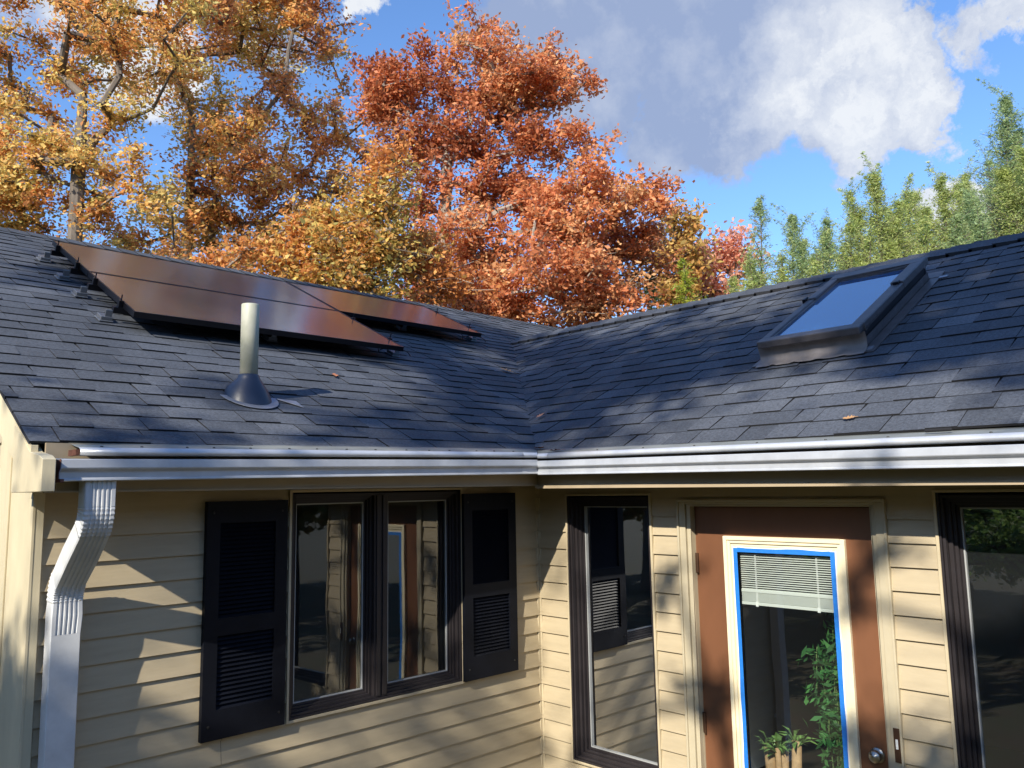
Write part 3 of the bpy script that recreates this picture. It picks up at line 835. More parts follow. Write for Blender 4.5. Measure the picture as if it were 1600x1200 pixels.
# lower apron: curb face then crinkled sheet lying on the shingles
n = 24
rows = [(.036, .110), (.034, .060), (.026, .026), (-.015, .0185), (-.055, .017)]
for j in range(len(rows)-1):
    for i in range(n):
        b0 = -.02+(LB_+.03)*i/n; b1 = -.02+(LB_+.03)*(i+1)/n
        jit = lambda b, jj: (.006*math.sin(b*47+jj)+.004*math.sin(b*91)) if jj >= 2 else 0
        P_ = lambda b, jj: (rows[jj][0]+jit(b, jj), b if 0 < jj < 2 else b, rows[jj][1]+abs(jit(b, jj))*.4)
        mb.quad(P_(b0, j), P_(b1, j), P_(b1, j+1), P_(b0, j+1))
kpart(mb, 'apron_flashing', M_apron, smooth=True)
mb = MB()
mb.box((-.03, LB_-.006, .010), (LA+.03, LB_+.055, .016)); mb.box((-.03, -.055, .010), (LA+.03, .01, .016)); mb.box((LA-.03, -.05, .010), (LA+.10, LB_+.05, .018))
mb.box((.045, LB_-.016, .01), (LA-.03, LB_-.012, .06)); mb.box((.045, .010, .01), (LA-.03, .014, .06))
kpart(mb, 'step_flashing', M_skyframe)
mb = MB(); mb.box((-.005, LB_+.005, .012), (.045, LB_+.035, .02)); kpart(mb, 'flashing_tab', M_flash)
mb = MB(); mb.box((LA-.06, LB_+.05, .012), (LA-.02, LB_+.10, .018)); kpart(mb, 'flashing_tab', M_flash)

# ------------------------------------------------------------------ solar panels
uA = Vector((0, 1, TA)).normalized(); SO_ = .150; PANELS = []
def solar(x0, x1, ya, yb, label, clamps_l, clamps_r, feet=True, lower=True):
    z0 = zA(ya)+SO_
    t = empty('solar_panel', (x0, ya, z0-GZ), house); t['label'] = label; PANELS.append(t)
    Mx = Matrix((Vector((1, 0, 0)), uA, nA)).transposed()
    Lw, Ls = x1-x0, (yb-ya)/uA.y
    def pp(mb, name, m_, par=None, **k):
        mb.v = [tuple(Mx @ Vector(p)) for p in mb.v]; return mb.build(name, m_, par or t, **k)
    mb = MB(); h = -.036; f = .011
    mb.box((0, 0, h), (Lw, f, 0)); mb.box((0, Ls-f, h), (Lw, Ls, 0)); mb.box((0, f, h), (f, Ls-f, 0)); mb.box((Lw-f, f, h), (Lw, Ls-f, 0))
    pp(mb, 'frame', M_pblack)
    mb = MB(); mb.box((f, f, -.008), (Lw-f, Ls-f, -.002)); pp(mb, 'glass', M_solar)
    mb = MB()
    for s_ in (.22, .78): mb.box((-.05, Ls*s_-.018, -.075), (Lw+.05, Ls*s_+.018, -.037))
    pp(mb, 'rail', M_pblack)
    for side, on in ((0, clamps_l), (1, clamps_r)):
        if not on: continue
        for s_ in (.22, .78):
            mb = MB(); xx = -.012 if side == 0 else Lw+.012
            mb.box((xx-.014, Ls*s_-.015, -.04), (xx+.014, Ls*s_+.015, .006)); mb.tube((xx, Ls*s_, -.04), (xx, Ls*s_, .042), .004, .004, 8, cap=True)
            pp(mb, 'clamp', M_pblack)
    if feet:
        for s_ in (.22, .78):
            n_ = 3
            for i in range(n_):
                if i == 0 and not clamps_l: continue
                if i == n_-1 and not clamps_r: continue
                xx = (-.10, Lw*.5, Lw+.06)[i]
                mb = MB(); hz = -SO_*nA.z/nA.z*1.0*.91+.012
                hz = -(SO_*nA.z)+.012
                mb.box((xx-.03, Ls*s_-.06, hz), (xx+.05, Ls*s_+.05, hz+.008)); mb.box((xx+.0, Ls*s_-.045, hz+.008), (xx+.04, Ls*s_-.038, hz+.072)); mb.box((xx-.02, Ls*s_-.05, hz+.008), (xx+.045, Ls*s_+.04, hz+.03))
                pp(mb, 'mounting_foot', M_galv, bevel=.003)
    return t
YM = 2.150
solar(-2.055, -.125, 1.235, YM-.004, 'lower solar panel nearest the eave with wide dark gap beneath', True, True)
solar(-2.055, -.125, YM+.004, 3.065, 'upper left solar panel touching the ridge end above the lower panel', True, False)
solar(-.113, 1.475, YM+.004, 3.065, 'right hand solar panel beside the roof valley', False, True)
# hanging cable under the right end of each row
for (cx_, cy_) in ((-.30, 1.50), (1.25, 2.36)):
    mb = MB(); P = []
    for i in range(15):
        f = i/14; P.append(Vector((cx_+.42*f-.1, cy_-.12-.08*math.sin(f*9), zA(cy_-.12)+.028+.07*abs(math.cos(f*5)))))
    for a, b in zip(P[:-1], P[1:]): mb.tube(a, b, .0035, .0035, 6)
    hb(mb, 'cable', M_pblack, parent=PANELS[0 if cx_ < 0 else 2], smooth=True)

# ------------------------------------------------------------------ leaves lying on the roof
def roof_leaf(p, n, size, rot, col, label):
    mb = MB(); prof = []
    lob = [(0, .0), (.12, .22), (.22, .12), (.34, .38), (.46, .16), (.62, .34), (.72, .14), (.86, .18), (1, 0)]
    pts = [(a-.5, b) for a, b in lob]+[(a-.5, -b) for a, b in lob[-2:0:-1]]
    zc = lambda x, y: .18*y*y*4+.25*x*x+.03
    n_ = Vector(n); t = n_.orthogonal().normalized(); b_ = n_.cross(t)
    c, s = math.cos(rot), math.sin(rot)
    P = []
    for x, y in pts:
        X, Y = (x*c-y*s)*size, (x*s+y*c)*size; P.append(t*X+b_*Y+n_*(zc(x, y)*size))
    ce = n_*(.03*size)
    for i in range(len(P)): mb.poly([ce, P[i], P[(i+1) % len(P)]])
    st = t*(-.75*c*size)+b_*(-.75*s*size)+n_*(.1*size); mb.tube(P[0], st, .0012, .001, 4)
    o = mb.build('fallen_leaf', mat('fallen_leaf_brown', col, .7, noise=.2, nscale=60)); o.location = p
    tag(o, label, 'leaf', 'dead leaves lying on the shingles'); return o
def onA(x, y): return Vector((x, y, zA(y)+.016))
def onB(x, y): return Vector((x, y, zB(x)+.016))
roof_leaf(onA(-.972, .815), nA, .065, .4, (.34, .13, .06), 'orange brown leaf on the left slope right of the vent pipe')
roof_leaf(onA(1.075, 1.398), nA, .13, 1.2, (.32, .17, .08), 'curled tan leaf beside the top of the roof valley')
roof_leaf(onB(.214, .165)+Vector((0, 0, .01)), nB, .07, 2.2, (.40, .19, .11), 'pinkish orange leaf just above the foot of the valley')
roof_leaf(Vector((-.255, -.275, zA(-.25)+.02)), Vector((0, 0, 1)), .10, .3, (.20, .06, .035), 'dark red leaf caught at the foot of the valley')
roof_leaf(Vector((-.37, -.50, .207)), Vector((0, 0, 1)), .09, 1.4, (.22, .07, .05), 'flat reddish leaf on the gutter guard right of the valley foot')
roof_leaf(onB(-.150, -2.077), nB, .055, .9, (.36, .20, .09), 'small tan leaf low on the right slope')
mb = MB(); mb.box((-.05, -.0, -.006), (.05, .018, .006)); 
for i in range(len(mb.v)):
    v_ = mb.v[i]; mb.v[i] = (v_[2], v_[0], v_[1]*.7)
o = mb.build('scrap', M_black, bevel=.005); o.location = (-.335, -2.50, .190)
tag(o, 'flat black scrap lying on the gutter guard under the skylight slope', 'scrap')

# ------------------------------------------------------------------ foliage
def leaves_obj(name, C, size, cols, parent, mat_=None, long=1.9, droop=.3, out=None):
    """C (n,3) centres, size (n,), cols (n,3); each leaf a folded kite"""
    n = len(C)
    d = rng.normal(size=(n, 3)); d[:, 2] = d[:, 2]*.6-droop; d /= np.linalg.norm(d, axis=1)[:, None]
    q = rng.normal(size=(n, 3)); s = np.cross(d, q); s /= np.linalg.norm(s, axis=1)[:, None]
    nn = np.cross(d, s)
    l = size[:, None]; w_ = l/long
    v = np.empty((n, 4, 3))
    v[:, 0] = C-d*l*.5; v[:, 2] = C+d*l*.5
    v[:, 1] = C+s*w_*.5+nn*w_*.18+d*l*.08; v[:, 3] = C-s*w_*.5+nn*w_*.18+d*l*.08
    me = bpy.data.meshes.new(name)
    me.vertices.add(4*n); me.vertices.foreach_set('co', v.reshape(-1))
    me.loops.add(4*n); me.loops.foreach_set('vertex_index', np.arange(4*n, dtype=np.int32))
    me.polygons.add(n); me.polygons.foreach_set('loop_start', np.arange(0, 4*n, 4, dtype=np.int32))
    me.update(calc_edges=True)
    a = me.attributes.new('leafcol', 'FLOAT_COLOR', 'FACE')
    a.data.foreach_set('color', np.concatenate([np.clip(cols, 0, 1), np.ones((n, 1))], 1).astype(np.float32).reshape(-1))
    me.materials.append(mat_ or M_leaf)
    o = bpy.data.objects.new(name, me); COL.objects.link(o)
    if parent: o.parent = parent; o.location = -parent.location
    return o

def tree(name, label, cat, base, lobes, n_leaf, leaf, palette, trunk_r, fork, lean=(0, 0), clump_r=.55, per=210, bark=None, group=None, spread=.85, flat=.6, twigs=6, avoid=()):
    """lobes: (centre, radius[, palette index bias]); crown = clumps of leaves on a branching skeleton"""
    base = Vector(base)
    root = empty(name, tuple(base)); tag(root, label, cat, group)
    ncl = max(4, int(n_leaf/per))
    wts = np.array([l[1]**2.4 for l in lobes]); wts /= wts.sum()
    cl = []; ctone = []
    tries = 0
    while len(cl) < ncl and tries < ncl*60:
        tries += 1
        i = rng.choice(len(lobes), p=wts); c, r = np.array(lobes[i][0]), lobes[i][1]
        u = rng.normal(size=3); u /= np.linalg.norm(u); rr = r*(rng.random()**.36)*spread
        p = c+u*rr*np.array((1, 1, .85))
        if p[2] < GZ+1.2: continue
        if any(np.linalg.norm(np.cross(p-np.array(a_), np.array(SUN))) < r_ for a_, r_ in avoid): continue
        if len(cl) and np.min(np.linalg.norm(np.array(cl)-p, axis=1)) < clump_r*.62: continue
        cl.append(p); ctone.append((rng.random(), lobes[i][2] if len(lobes[i]) > 2 else 0))
    cl = np.array(cl); 
    # skeleton
    nodes = [np.array(base)]; par = [-1]
    fk = np.array(fork); nst = 7
    for i in range(1, nst+1):
        f = i/nst; w_ = np.array((math.sin(f*4+base.x)*.12*(f*(1-f))*4, math.cos(f*3+base.y)*.12*(f*(1-f))*4, 0))
        nodes.append(np.array(base)*(1-f)+fk*f+w_); par.append(len(nodes)-2)
    trunk_n = len(nodes)
    order = np.argsort(np.linalg.norm(cl-fk, axis=1))
    tips = []
    for ci in order:
        c = cl[ci]; Nn = np.array(nodes)
        dist = np.linalg.norm(Nn-c, axis=1)
        cost = dist+.25*np.maximum(0, np.linalg.norm(Nn-fk, axis=1)-np.linalg.norm(c-fk))+.9*np.maximum(0, Nn[:, 2]-c[2])
        cost[:max(1, trunk_n-3)] += 1.5
        j = int(np.argmin(cost)); L_ = dist[j]; k = max(1, int(L_/.55)); last = j
        side = rng.normal(size=3)*.14*L_
        for s in range(1, k+1):
            f = s/k; p = nodes[j]*(1-f)+c*f+side*math.sin(f*math.pi)*.55+np.array((0, 0, .10*L_*math.sin(f*math.pi)))
            nodes.append(p); par.append(last); last = len(nodes)-1
        tips.append(last)
    cnt = np.zeros(len(nodes))
    for t in tips: cnt[t] += 1
    for i in range(len(nodes)-1, 0, -1): cnt[par[i]] += cnt[i]
    rad = .014+(trunk_r-.014)*(cnt/max(1, cnt[0]))**.5
    rad[0] = trunk_r*1.25
    mb = MB()
    for i in range(1, len(nodes)):
        j = par[i]; k = 10 if rad[i] > .08 else (6 if rad[i] > .03 else 4)
        rj = min(rad[j], rad[i]*1.7)if i >= trunk_n else rad[j]
        mb.tube(nodes[j], nodes[i], rj, rad[i], k)
    # leaves and twigs
    Cs, Sz, Co = [], [], []
    pal = np.array(palette)
    for c, (tn, bias) in zip(cl, ctone):
        m_ = int(per*rng.uniform(.6, 1.4)); sub = rng.normal(size=(twigs, 3))*clump_r*np.array((.75, .75, flat*.75))+c
        for q in sub: mb.tube(c, q, .010, .004, 3)
        w1 = rng.integers(0, twigs, m_)
        f = rng.random((m_, 1))**.6
        P = c*(1-f)+sub[w1]*f+rng.normal(size=(m_, 3))*clump_r*.27
        idx = np.clip(rng.normal(tn*(len(pal)-1)*.75+bias, .7, m_), 0, len(pal)-1.001)
        i0 = idx.astype(int); fr = (idx-i0)[:, None]
        col = pal[i0]*(1-fr)+pal[np.minimum(i0+1, len(pal)-1)]*fr
        col = col*rng.uniform(.7, 1.3, (m_, 1))
        Cs.append(P); Sz.append(leaf*rng.uniform(.45, 1.5, m_)); Co.append(col)
    tr = mb.build('trunk', bark or M_bark, None, smooth=False, weld=False); tr.parent = root; tr.location = -base
    leaves_obj('crown', np.concatenate(Cs), np.concatenate(Sz), np.concatenate(Co), root)
    return root
def lob(D, items):
    return [(tuple(at(i[0], i[1], D+(i[3] if len(i) > 3 else 0))), i[2]*D/F0, *( (i[4],) if len(i) > 4 else ())) for i in items]
def gbase(u, v, D):
    p = at(u, v, D); return (p.x, p.y, GZ-.1)

GOLD = [(.68, .58, .20), (.78, .54, .17), (.80, .44, .14), (.74, .33, .11), (.56, .23, .09)]
RED = [(.78, .45, .21), (.76, .345, .15), (.70, .265, .11), (.58, .19, .08), (.42, .14, .06)]
YGRN = [(.52, .46, .14), (.68, .48, .13), (.74, .38, .11), (.64, .26, .08)]

tree('oak_tree', 'large golden brown oak with a thick dark trunk rising at the far left', 'oak tree', gbase(140, 420, 18),
     lob(18, [(60, 60, 170, 1), (215, 20, 130, -1), (0, 230, 130, 0), (130, 230, 110, 0), (-150, 110, 190, 1), (60, -170, 200, 0), (300, -90, 130, 0), (60, 350, 70, 1), (215, 290, 70, -1), (-60, 360, 90, 1), (230,180,80,0), (20, 320, 60, 1), (330, 30, 80, 0, 1), (-20, 300, 90, 0), (120, 330, 60, 0), (40, 400, 60, 1, 2), (250, 380, 50, 0, 2), (-90, 230, 90, 1)]),
     78000, .105, GOLD, .15, at(130, 150, 18), clump_r=.42, per=230)
tree('oak_tree', 'tall thin-limbed brown and gold oak with its trunk left of the solar panels', 'oak tree', gbase(272, 420, 22),
     lob(22, [(340, 190, 90, 1), (430, 70, 110, 2), (500, 40, 55, 0, 2), (400, 250, 90, -1, 1), (290, 350, 80, 0), (380, 370, 70, 1, 1), (450, 330, 80, 0, 1), (505, 200, 55, 0, 1), (370, -40, 110, 0), (560, 260, 45, 0, 1), (250, 100, 80, 1), (500, 290, 55, 0, 1), (190, 360, 50, 0, 0), (460, -40, 80, 0, 1), (440, 165, 60, 0, 2), (360, 410, 50, 1), (300, 420, 40, 0), (220, 400, 50, 1, 2), (100, 400, 50, 0, 3), (20, 390, 60, 1, 3), (525, 110, 50, 1), (540, 340, 45, 0, 1), (570, 190, 35, 0, 1), (505, 260, 50, 0, 2), (330, 300, 60, 0, 2)]),
     52000, .122, GOLD, .12, at(300, 200, 22), clump_r=.48, per=200)
tree('oak_tree', 'smaller yellow green oak rising behind the middle of the left roof', 'oak tree', gbase(520, 520, 15),
     lob(15, [(555, 375, 75, 0), (480, 430, 50, 0, 1), (600, 310, 45, 0), (640, 400, 55, 1, 1), (560, 450, 60), (430, 410, 35, 0, 1), (505, 345, 35, 0), (400,395,30,0,2), (615, 255, 32, 0, 2), (470, 360, 40, 0, 1), (690, 450, 40, 1, 2), (350, 420, 40, 1, 2)]),
     26000, .10, YGRN, .11, at(540, 440, 15), bark=M_bark_pale, clump_r=.42, per=170)
tree('oak_tree', 'tall russet red oak in full colour above the roof valley', 'oak tree', gbase(690, 520, 19),
     lob(19, [(745, 95, 75, 0), (815, 130, 80, 0), (875, 115, 58, 0), (645, 130, 65, 0, 1), (590, 110, 45, 0, 1), (700, 215, 65, 0, 2), (635, 220, 50, 0, 2), (890, 215, 55, 0, 1),
              (770, 290, 80, 0, 2), (950, 295, 65, -1), (1005, 300, 42, -1), (880, 330, 90, -1), (735, 390, 90, -1), (850, 430, 90, -2), (950, 400, 85, 0, 1), (1005, 360, 50, 0, 1), (680, 310, 60, 0, 2), (930, 470, 65, -1), (670, 430, 60, 0, 1), (740, 470, 60, -1), (820, 210, 60, 0, 2), (800, 480, 50, -1), (600, 160, 45, 0, 1), (720, 160, 60, 0, 2), (750, 500, 50, 0, 2), (880, 500, 50, 0, 2), (650, 480, 50, 0, 2)]),
     88000, .108, RED, .16, at(700, 250, 19), bark=M_bark_pale, clump_r=.42, per=270)
tree('maple_tree', 'distant pink orange tree between the russet oak and the green row', 'tree', gbase(1115, 480, 32),
     lob(32, [(1120, 395, 42), (1145, 420, 36), (1085, 420, 34), (1110, 455, 40)]),
     6000, .2, [(.86, .46, .32), (.84, .36, .24), (.76, .40, .18)], .14, at(1112, 470, 32), clump_r=.7)
tree('oak_tree', 'distant dull gold tree right behind the russet oak', 'tree', gbase(1062, 480, 30),
     lob(30, [(1060, 355, 34), (1040, 400, 36), (1075, 390, 30), (1050, 450, 42)]),
     5500, .2, [(.56, .38, .11), (.58, .28, .08)], .14, at(1058, 460, 30), clump_r=.7)

# dense conical evergreens
def cone_tree(name, label, u, vtop, D, wpx, n_leaf, leaf, palette, droopy=.1, group=None, cat='evergreen', nlead=1):
    top = at(u, vtop, D); base = Vector((top.x, top.y, GZ-.1)); H = top.z-base.z
    root = empty(name, tuple(base)); tag(root, label, cat, group)
    Rm_ = wpx*D/F0
    mb = MB()
    npt = 10; axes = []
    for li in range(nlead):
        sway = rng.normal(size=2)*.12
        tp = Vector(top)
        if li: q = rng.random()*6.28; tp += Vector((math.cos(q)*Rm_*rng.uniform(.4, .95), math.sin(q)*Rm_*rng.uniform(.4, .95), -rng.uniform(.25, 1.3)))
        hb_ = H*(1 if li == 0 else rng.uniform(.35, .6)); b0 = Vector((tp.x, tp.y, tp.z-hb_)) if li == 0 else Vector((top.x, top.y, tp.z-hb_))
        ax_ = [b0.lerp(tp, f)+Vector((sway[0]*math.sin(f*3), sway[1]*math.sin(f*3), 0)) for f in np.linspace(0, 1, npt+1)]
        axes.append((ax_, hb_, tp))
        for i in range(npt): mb.tube(ax_[i], ax_[i+1], .06*(1-i/npt)+.008, .06*(1-(i+1)/npt)+.006, 6)
    Cs, Co, Sz = [], [], []; pal = np.array(palette)
    nb = int(n_leaf/55)
    for k in range(nb):
        ax_, hb_, tp = axes[k % len(axes)]
        f = 1-(rng.random()**1.1)*min(1, 3.6/hb_)
        if f > .995: f = .99
        i = min(npt-1, int(f*npt)); a = ax_[i].lerp(ax_[i+1], f*npt-i); zc = a.z
        d_top = tp.z-a.z
        r = Rm_*min(1, .04+(d_top/(Rm_*3.4))**1.15)*rng.uniform(.25, 1.5)+.04
        q = rng.random()*2*math.pi; up_ = rng.uniform(.05, .95)*(1 if droopy < .2 else .5)
        tip = Vector((a.x+math.cos(q)*r, a.y+math.sin(q)*r, zc+r*up_))
        mid = (Vector(a)+tip)/2+Vector((0, 0, .06*r))
        mb.tube(a, mid, .010, .007, 4); mb.tube(mid, tip, .007, .003, 3)
        m_ = int(rng.uniform(.6, 1.4)*55)
        t = rng.random((m_, 1))**.7
        P = np.where(t < .5, np.array(a)*(1-2*t)+np.array(mid)*2*t, np.array(mid)*(2-2*t)+np.array(tip)*(2*t-1))
        P = P+rng.normal(size=(m_, 3))*(.035+.075*r)*np.array((1, 1, 1))
        P[:, 2] -= droopy*rng.random(m_)*.5
        tn = rng.random(); idx = np.clip(rng.normal(tn*(len(pal)-1), .5, m_), 0, len(pal)-1)
        i0 = np.floor(idx).astype(int); fr = (idx-i0)[:, None]
        col = pal[i0]*(1-fr)+pal[np.minimum(i0+1, len(pal)-1)]*fr
        Cs.append(P); Co.append(col*rng.uniform(.7, 1.3, (m_, 1))); Sz.append(leaf*rng.uniform(.6, 1.3, m_))
    if nlead > 1:      # arching whips that stand clear of the crown
        for k in range(16):
            ax_, hb_, tp = axes[k % len(axes)]
            q = rng.random()*6.28; o_ = tp-Vector((0, 0, rng.uniform(.1, 1.6))); L_ = rng.uniform(.45, 1.0); ln = rng.uniform(.15, .6)
            prev = o_
            for i in range(1, 9):
                f = i/8; pt_ = o_+Vector((math.cos(q)*ln*f**1.5, math.sin(q)*ln*f**1.5, L_*(f-.22*f*f)))
                mb.tube(prev, pt_, .006*(1.2-f), .006*(1.1-f)+.001, 3); prev = pt_
                m_ = 16
                Cs.append(np.array(pt_)+rng.normal(size=(m_, 3))*np.array((.07, .07, .05))*(1.3-f)); Co.append(pal[rng.integers(0, len(pal), m_)]*rng.uniform(.8, 1.3, (m_, 1))); Sz.append(leaf*rng.uniform(.7, 1.4, m_))
    tr = mb.build('trunk', M_bark, None); tr.parent = root; tr.location = -base
    leaves_obj('crown', np.concatenate(Cs), np.concatenate(Sz), np.concatenate(Co), root, long=4.6, droop=.2)
    return root
GREEN = [(.34, .42, .12), (.46, .52, .16), (.54, .56, .22), (.24, .33, .12)]
BGREEN = [(.24, .34, .17), (.33, .43, .20), (.42, .50, .21)]
LIME = [(.36, .42, .05), (.45, .45, .06), (.28, .36, .05)]
DARK = [(.035, .07, .03), (.05, .09, .035)]
cone_tree('evergreen_tree', 'yellow green columnar evergreen in front of the far orange trees', 1067, 405, 17, 26, 5000, .09, LIME)
cone_tree('evergreen_tree', 'dark green conifer beside the yellow green column', 1015, 425, 19, 30, 5000, .10, DARK, .2)
row = [(1190, 305, 19, 16, 1500, BGREEN, 'slender leading shoot, leftmost and thinnest of the green row'),
       (1170, 405, 18, 42, 4500, GREEN, 'short rounded green bush behind the ridge, left end of the green row'),
       (1238, 335, 18, 40, 5200, BGREEN, 'blue green feathery tree second from the left of the green row'),
       (1292, 352, 19, 34, 3600, BGREEN, 'thin see-through green tree left of the bright green one'),
       (1218, 395, 17, 44, 4200, GREEN, 'low green tree filling in behind the ridge left of the skylight'),
       (1365, 272, 17, 46, 7500, GREEN, 'bright green feathery tree straight above the skylight'),
       (1330, 345, 16.5, 38, 4200, GREEN, 'lower bright green tree on the left flank of the tall one above the skylight'),
       (1415, 300, 18, 46, 6000, GREEN, 'green tree right of the one above the skylight, before the white cloud'),
       (1470, 275, 17.5, 44, 6500, GREEN, 'green pointed tree in front of the small white cloud'),
       (1520, 300, 16, 46, 6000, BGREEN, 'dense green tree left of the tallest evergreen'),
       (1573, 150, 17, 46, 9000, BGREEN, 'tallest dark blue green evergreen at the right edge'),
       (1275, 395, 16, 40, 3500, GREEN, 'low bright bush just left of the skylight top'),
       (1445, 345, 16, 50, 5000, GREEN, 'low yellow green tree directly behind the top of the skylight'),
       (1395, 350, 19, 46, 4500, BGREEN, 'dull green tree between the two tallest ones above the skylight'),
       (1545, 250, 19, 40, 5000, BGREEN, 'narrow blue green tree just left of the tallest evergreen'),
       (1600, 235, 18, 46, 5000, GREEN, 'lighter green tree right of the tallest evergreen'),
       (1170, 415, 22, 50, 3500, GREEN, 'pale bush far behind the left end of the green row'),
       (1255, 375, 22, 60, 4000, GREEN, 'pale green thicket behind the second and third spires'),
       (1335, 330, 23, 62, 5000, GREEN, 'pale green thicket left of the tree above the skylight'),
       (1430, 300, 23, 66, 5500, GREEN, 'pale green thicket behind the top corner of the skylight'),
       (1510, 270, 23, 66, 6000, GREEN, 'pale green thicket in front of the white cloud'),
       (1590, 260, 22, 70, 6000, GREEN, 'pale green thicket behind the tallest evergreen'),
       (1625, 200, 16, 60, 8000, GREEN, 'broad green tree cut off by the right edge')]
for u, v, D, wp, nl, pl, lb in row:
    cone_tree('evergreen_tree', lb, u, v, D, wp*1.5, int(nl*4.0), .068, pl, .08, 'feathery green trees in a row behind the right roof', nlead=3 if wp > 20 else 1)

# ------------------------------------------------------------------ trees on the sun side, behind the viewer (shade and reflections)
def shade(p, dist):      # point reached from p towards the sun
    return tuple(Vector(p)+SUN*dist)
sh_lobes = []
for (p, r) in (((1.2, -1.6, .9), 1.5), ((.6, -3.2, .6), 1.3), ((1.4, .6, 1.0), 1.3), ((2.0, -2.2, 1.5), 1.3), ((-.3, 1.4, 1.1), 1.3), ((-1.0, .3, .7), .9), ((-1.8, 2.4, 1.7), 1.2), ((0.2,-.2,.8),.8), ((1,2.6,2.0),1.2), ((-.05,-2.55,-1.15),.45)):
    sh_lobes.append((shade(p, 15.0), r))
c0 = Vector(sh_lobes[0][0])
tree('maple_tree', 'tall gold leaved tree on the lawn shading both roofs', 'tree', (c0.x-1.0, -7.8, GZ-.1), sh_lobes, 19000, .15, GOLD, .22, (c0.x-.8, -7.1, c0.z-2.6), clump_r=.55,
     avoid=(((0, -.6, -.8), .95), ((0, -1.15, -.8), .9), ((0, -1.6, -1.0), .85), ((0, -2.3, -.35), .85), ((0, -2.0, -1.2), .8), ((0, -1.4, -.5), .8), ((-2.2, 1.1, 1.0), .62), ((-2.35, 0, -.5), .6), ((.2, -1.3, .45), .62), ((-.9, .8, .7), .55)))
sh2 = [(shade(p, 12.0), r) for p, r in (((-1.2, .3, -1.5), .75), ((-.5, .4, -1.7), .6), ((-1.9, .3, -1.6), .7), ((-2.7, .5, -1.2), .6), ((-1.5, .2, -2.1), .8), ((-.9, .3, -.9), .4), ((-2.3, .3, -2.0), .7))]
c1 = Vector(sh2[0][0])
tree('birch_tree', 'small sparse yellow tree on the lawn nearer the house', 'tree', (c1.x-.3, c1.y+.9, GZ-.1), sh2, 7000, .11, YGRN, .08, (c1.x-.2, c1.y+.4, c1.z-1.3), clump_r=.35, per=90, avoid=(((-2.35, 0, -.5), .55),))
sh3 = [(shade(p, 10.0), r) for p, r in (((0, -2.02, -.42), .22), ((0, -2.1, -1.15), .25), ((0, -2.5, -1.25), .45), ((0, -1.2, -1.1), .2), ((0, -.5, -1.3), .25), ((0, -2.75, -.7), .3), ((0, -.95, -.55), .14), ((0, -1.55, -1.9), .4), ((.1, -2.9, .12), .2))]
c2 = Vector(sh3[2][0])
tree('birch_tree', 'slim birch with few leaves standing at the edge of the lawn', 'tree', (c2.x-.3, c2.y-1.9, GZ-.1), sh3, 2600, .085, YGRN, .05, (c2.x-.2, c2.y-1.2, c2.z-1.4), clump_r=.16, per=60, twigs=4)
# two understorey trees standing to the left, seen mirrored in the windows
for i, (x, y, hgt, pl, lb) in enumerate(((-15, 4.5, 5.5, GREEN, 'green leafy tree on the lawn left of the house'), (-19, 1.5, 7.0, YGRN, 'yellow green tree further left on the lawn'), (-17, 9, 6.5, GREEN, 'green tree beyond the gable end'))):
    tree('lawn_tree', lb, 'tree', (x, y, GZ-.1), [((x, y, GZ+hgt*.6), hgt*.3), ((x+.8, y-.6, GZ+hgt*.8), hgt*.22), ((x-.9, y+.7, GZ+hgt*.75), hgt*.24), ((x, y, GZ+hgt*.4), hgt*.22)], 7000, .16, pl, .14, (x, y, GZ+hgt*.35), clump_r=.6)

for i, (x, y, r, lb) in enumerate(((-7.5, 1.2, 1.0, 'round green shrub on the lawn nearest the gable end'), (-9.3, 2.8, 1.3, 'taller green shrub behind the round one on the lawn'), (-9.0, -.2, 1.15, 'light green shrub left of the round one on the lawn'), (-11.5, 1.3, 1.6, 'largest green shrub farthest out on the lawn'))):
    tree('shrub', lb, 'shrub', (x, y, GZ-.05), [((x, y, GZ+r*.95), r*.9), ((x+.4*r, y-.3*r, GZ+r*1.3), r*.55), ((x-.4*r, y+.4*r, GZ+r*.7), r*.6)], 4500, .09, [(.20, .34, .10), (.30, .42, .12), (.14, .26, .09)], .05, (x, y, GZ+r*.5), clump_r=.3, per=150)
# belt of garden trees around the lawn behind the viewer
belt = []
proto = None
for k in range(26):
    a = R(150+k*8.6); rr = random.uniform(15, 19)
    x, y = rr*math.sin(a)-1.5, rr*math.cos(a)-1.5
    if y > 3 and x > -8: continue
    belt.append((x, y))
for i, (x, y) in enumerate(belt):
    if proto is None:
        hh = 6.8
        proto = tree('garden_tree', 'leafy garden tree in the belt behind the lawn', 'tree', (x, y, GZ-.1),
            [((x+dx, y+dy, GZ+z), r) for dx, dy, z, r in ((0, 0, 5.2, 1.5), (.9, .6, 4.0, 1.5), (-.9, -.5, 4.1, 1.5), (.4, -.9, 2.8, 1.4), (-.5, .8, 2.6, 1.5), (0, 0, 1.9, 1.4), (1.2, -.2, 2.2, 1.1), (-1.3, .1, 2.2, 1.1))], 7000, .24,
            [(.20, .24, .06), (.30, .26, .07), (.34, .20, .06)], .14, (x, y, GZ+2.2), clump_r=.7, group='garden trees around the lawn')
    else:
        r_ = proto.copy(); COL.objects.link(r_); r_.location = (x, y, GZ-.1); r_.rotation_euler = (0, 0, random.uniform(0, 6.28)); sc_ = random.uniform(.9, 1.1); r_.scale = (sc_*1.2, sc_*1.2, sc_*1.35)
        for c_ in proto.children:
            q_ = c_.copy(); COL.objects.link(q_); q_.parent = r_

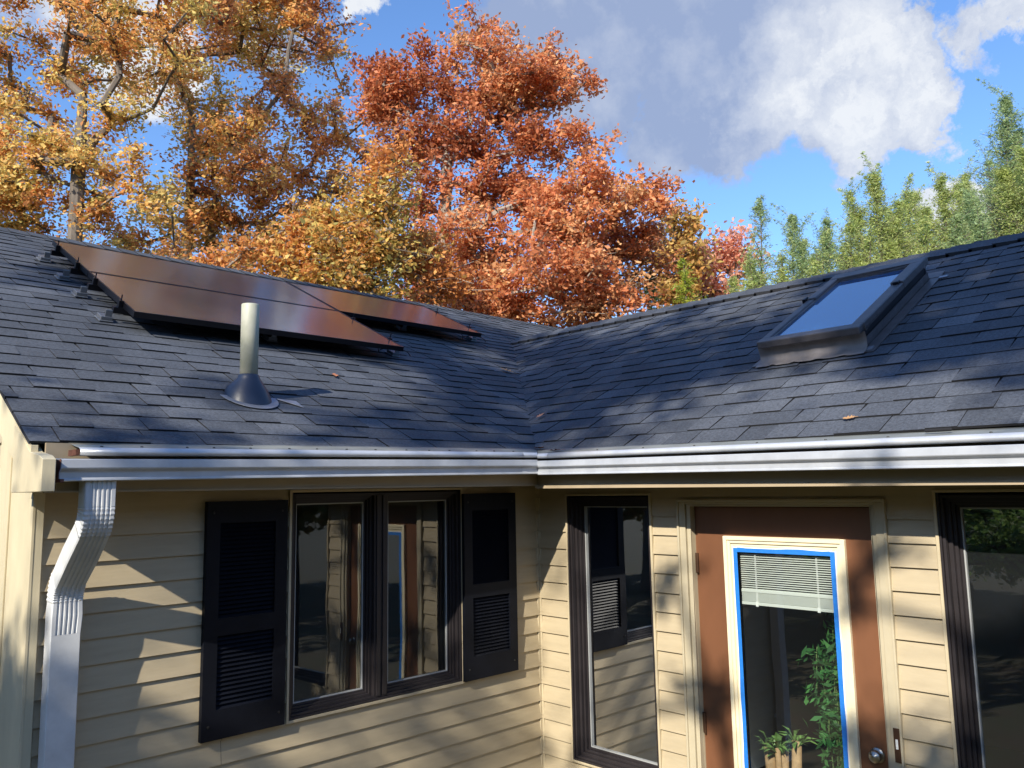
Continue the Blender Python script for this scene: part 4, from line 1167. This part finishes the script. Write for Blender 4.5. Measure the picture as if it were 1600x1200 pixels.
# ------------------------------------------------------------------ plants inside the door
def indoor_canes():
    b = at_x(1222, 1165, .30); base = Vector((b.x, b.y, GZ+.12))
    root = empty('potted_plant', tuple(base)); tag(root, 'potted cane plant with broad green leaves behind the door glass', 'plant')
    mb = MB(); mb.lathe([(0, 0), (.15, 0), (.19, .34), (.20, .36), (.18, .36), (.17, .30), (0, .30)], (0, 0, 0), 28)
    mb.build('pot', mat('terracotta', (.30, .12, .06), .7, noise=.1), root, smooth=False)
    Cs = []; 
    mb = MB(); lf = MB()
    for (u, v, r) in ((1201, 1163, .026), (1215, 1168, .014), (1222, 1172, .031), (1245, 1158, .024)):
        tp = at_x(u, v, .30+random.uniform(-.04, .04))-base
        bt = Vector((tp.x*.5, tp.y*.5+.0, .30))
        mb.tube(bt, tp, r*1.15, r, 14, cap=True)
        for k in range(17):
            q = random.uniform(0, 2*math.pi); el = random.uniform(.0, 1.25); L_ = random.uniform(.055, .12)
            d = Vector((math.cos(q)*math.cos(el), math.sin(q)*math.cos(el), math.sin(el))); s_ = d.cross(Vector((0, 0, 1))).normalized()*L_*.17
            o_ = tp+Vector((random.uniform(-r, r), random.uniform(-r, r), random.uniform(-.04, .005)))
            mid = o_+d*L_*.5+Vector((0, 0, .012)); tip = o_+d*L_+Vector((0, 0, -.012))
            nrm = s_.cross(d).normalized()*L_*.05
            lf.quad(o_, mid+s_+nrm, tip, mid-nrm*.4, 0); lf.quad(o_, mid-nrm*.4, tip, mid-s_+nrm, 0)
    mb.build('cane', mat('cane_bark', (.42, .27, .14), .75, noise=.25, nscale=30), root, smooth=True)
    lf.build('foliage', mat('houseplant_leaf', (.14, .26, .07), .4, noise=.4, nscale=25), root)
indoor_canes()
def vine():
    b = at_x(1300, 1100, .22); base = Vector((b.x, b.y-.05, GZ+.12))
    root = empty('potted_plant', tuple(base)); tag(root, 'tall bushy green plant standing inside against the hinge-less side of the door', 'plant')
    mb = MB(); mb.lathe([(0, 0), (.12, 0), (.16, .28), (.17, .30), (.15, .30), (.14, .25), (0, .25)], (0, 0, 0), 28); mb.build('pot', mat('grey_pot', (.18, .18, .18), .6), root)
    mb = MB(); C = []; 
    for k in range(16):
        p = Vector((random.uniform(-.05, .05), random.uniform(-.05, .05), .26)); h = random.uniform(.9, 1.55); dx, dy = random.uniform(-.05, .12), random.uniform(-.10, .13)
        prev = p
        for i in range(1, 15):
            f = i/14; q = p+Vector((dx*f*1.2, dy*f, h*math.sin(f*1.9)/math.sin(1.57) if f < .83 else h*(1-(f-.83)*1.1)))
            mb.tube(prev, q, .004, .003, 4)
            if i > 3:
                for _ in range(11): C.append(tuple(Vector(q)+Vector((random.gauss(0, .035), random.gauss(0, .035), random.gauss(-.02, .03)))))
            prev = q
    mb.build('stem', mat('green_stem', (.10, .16, .05), .6), root)
    C = np.array(C); n_ = len(C)
    col = np.array([(.06, .22, .06), (.10, .30, .08), (.05, .15, .05)])[rng.integers(0, 3, n_)]*rng.uniform(.7, 1.3, (n_, 1))
    o = leaves_obj('foliage', C, .06*rng.uniform(.6, 1.3, n_), col, None, long=3.2, droop=.6); o.parent = root
vine()
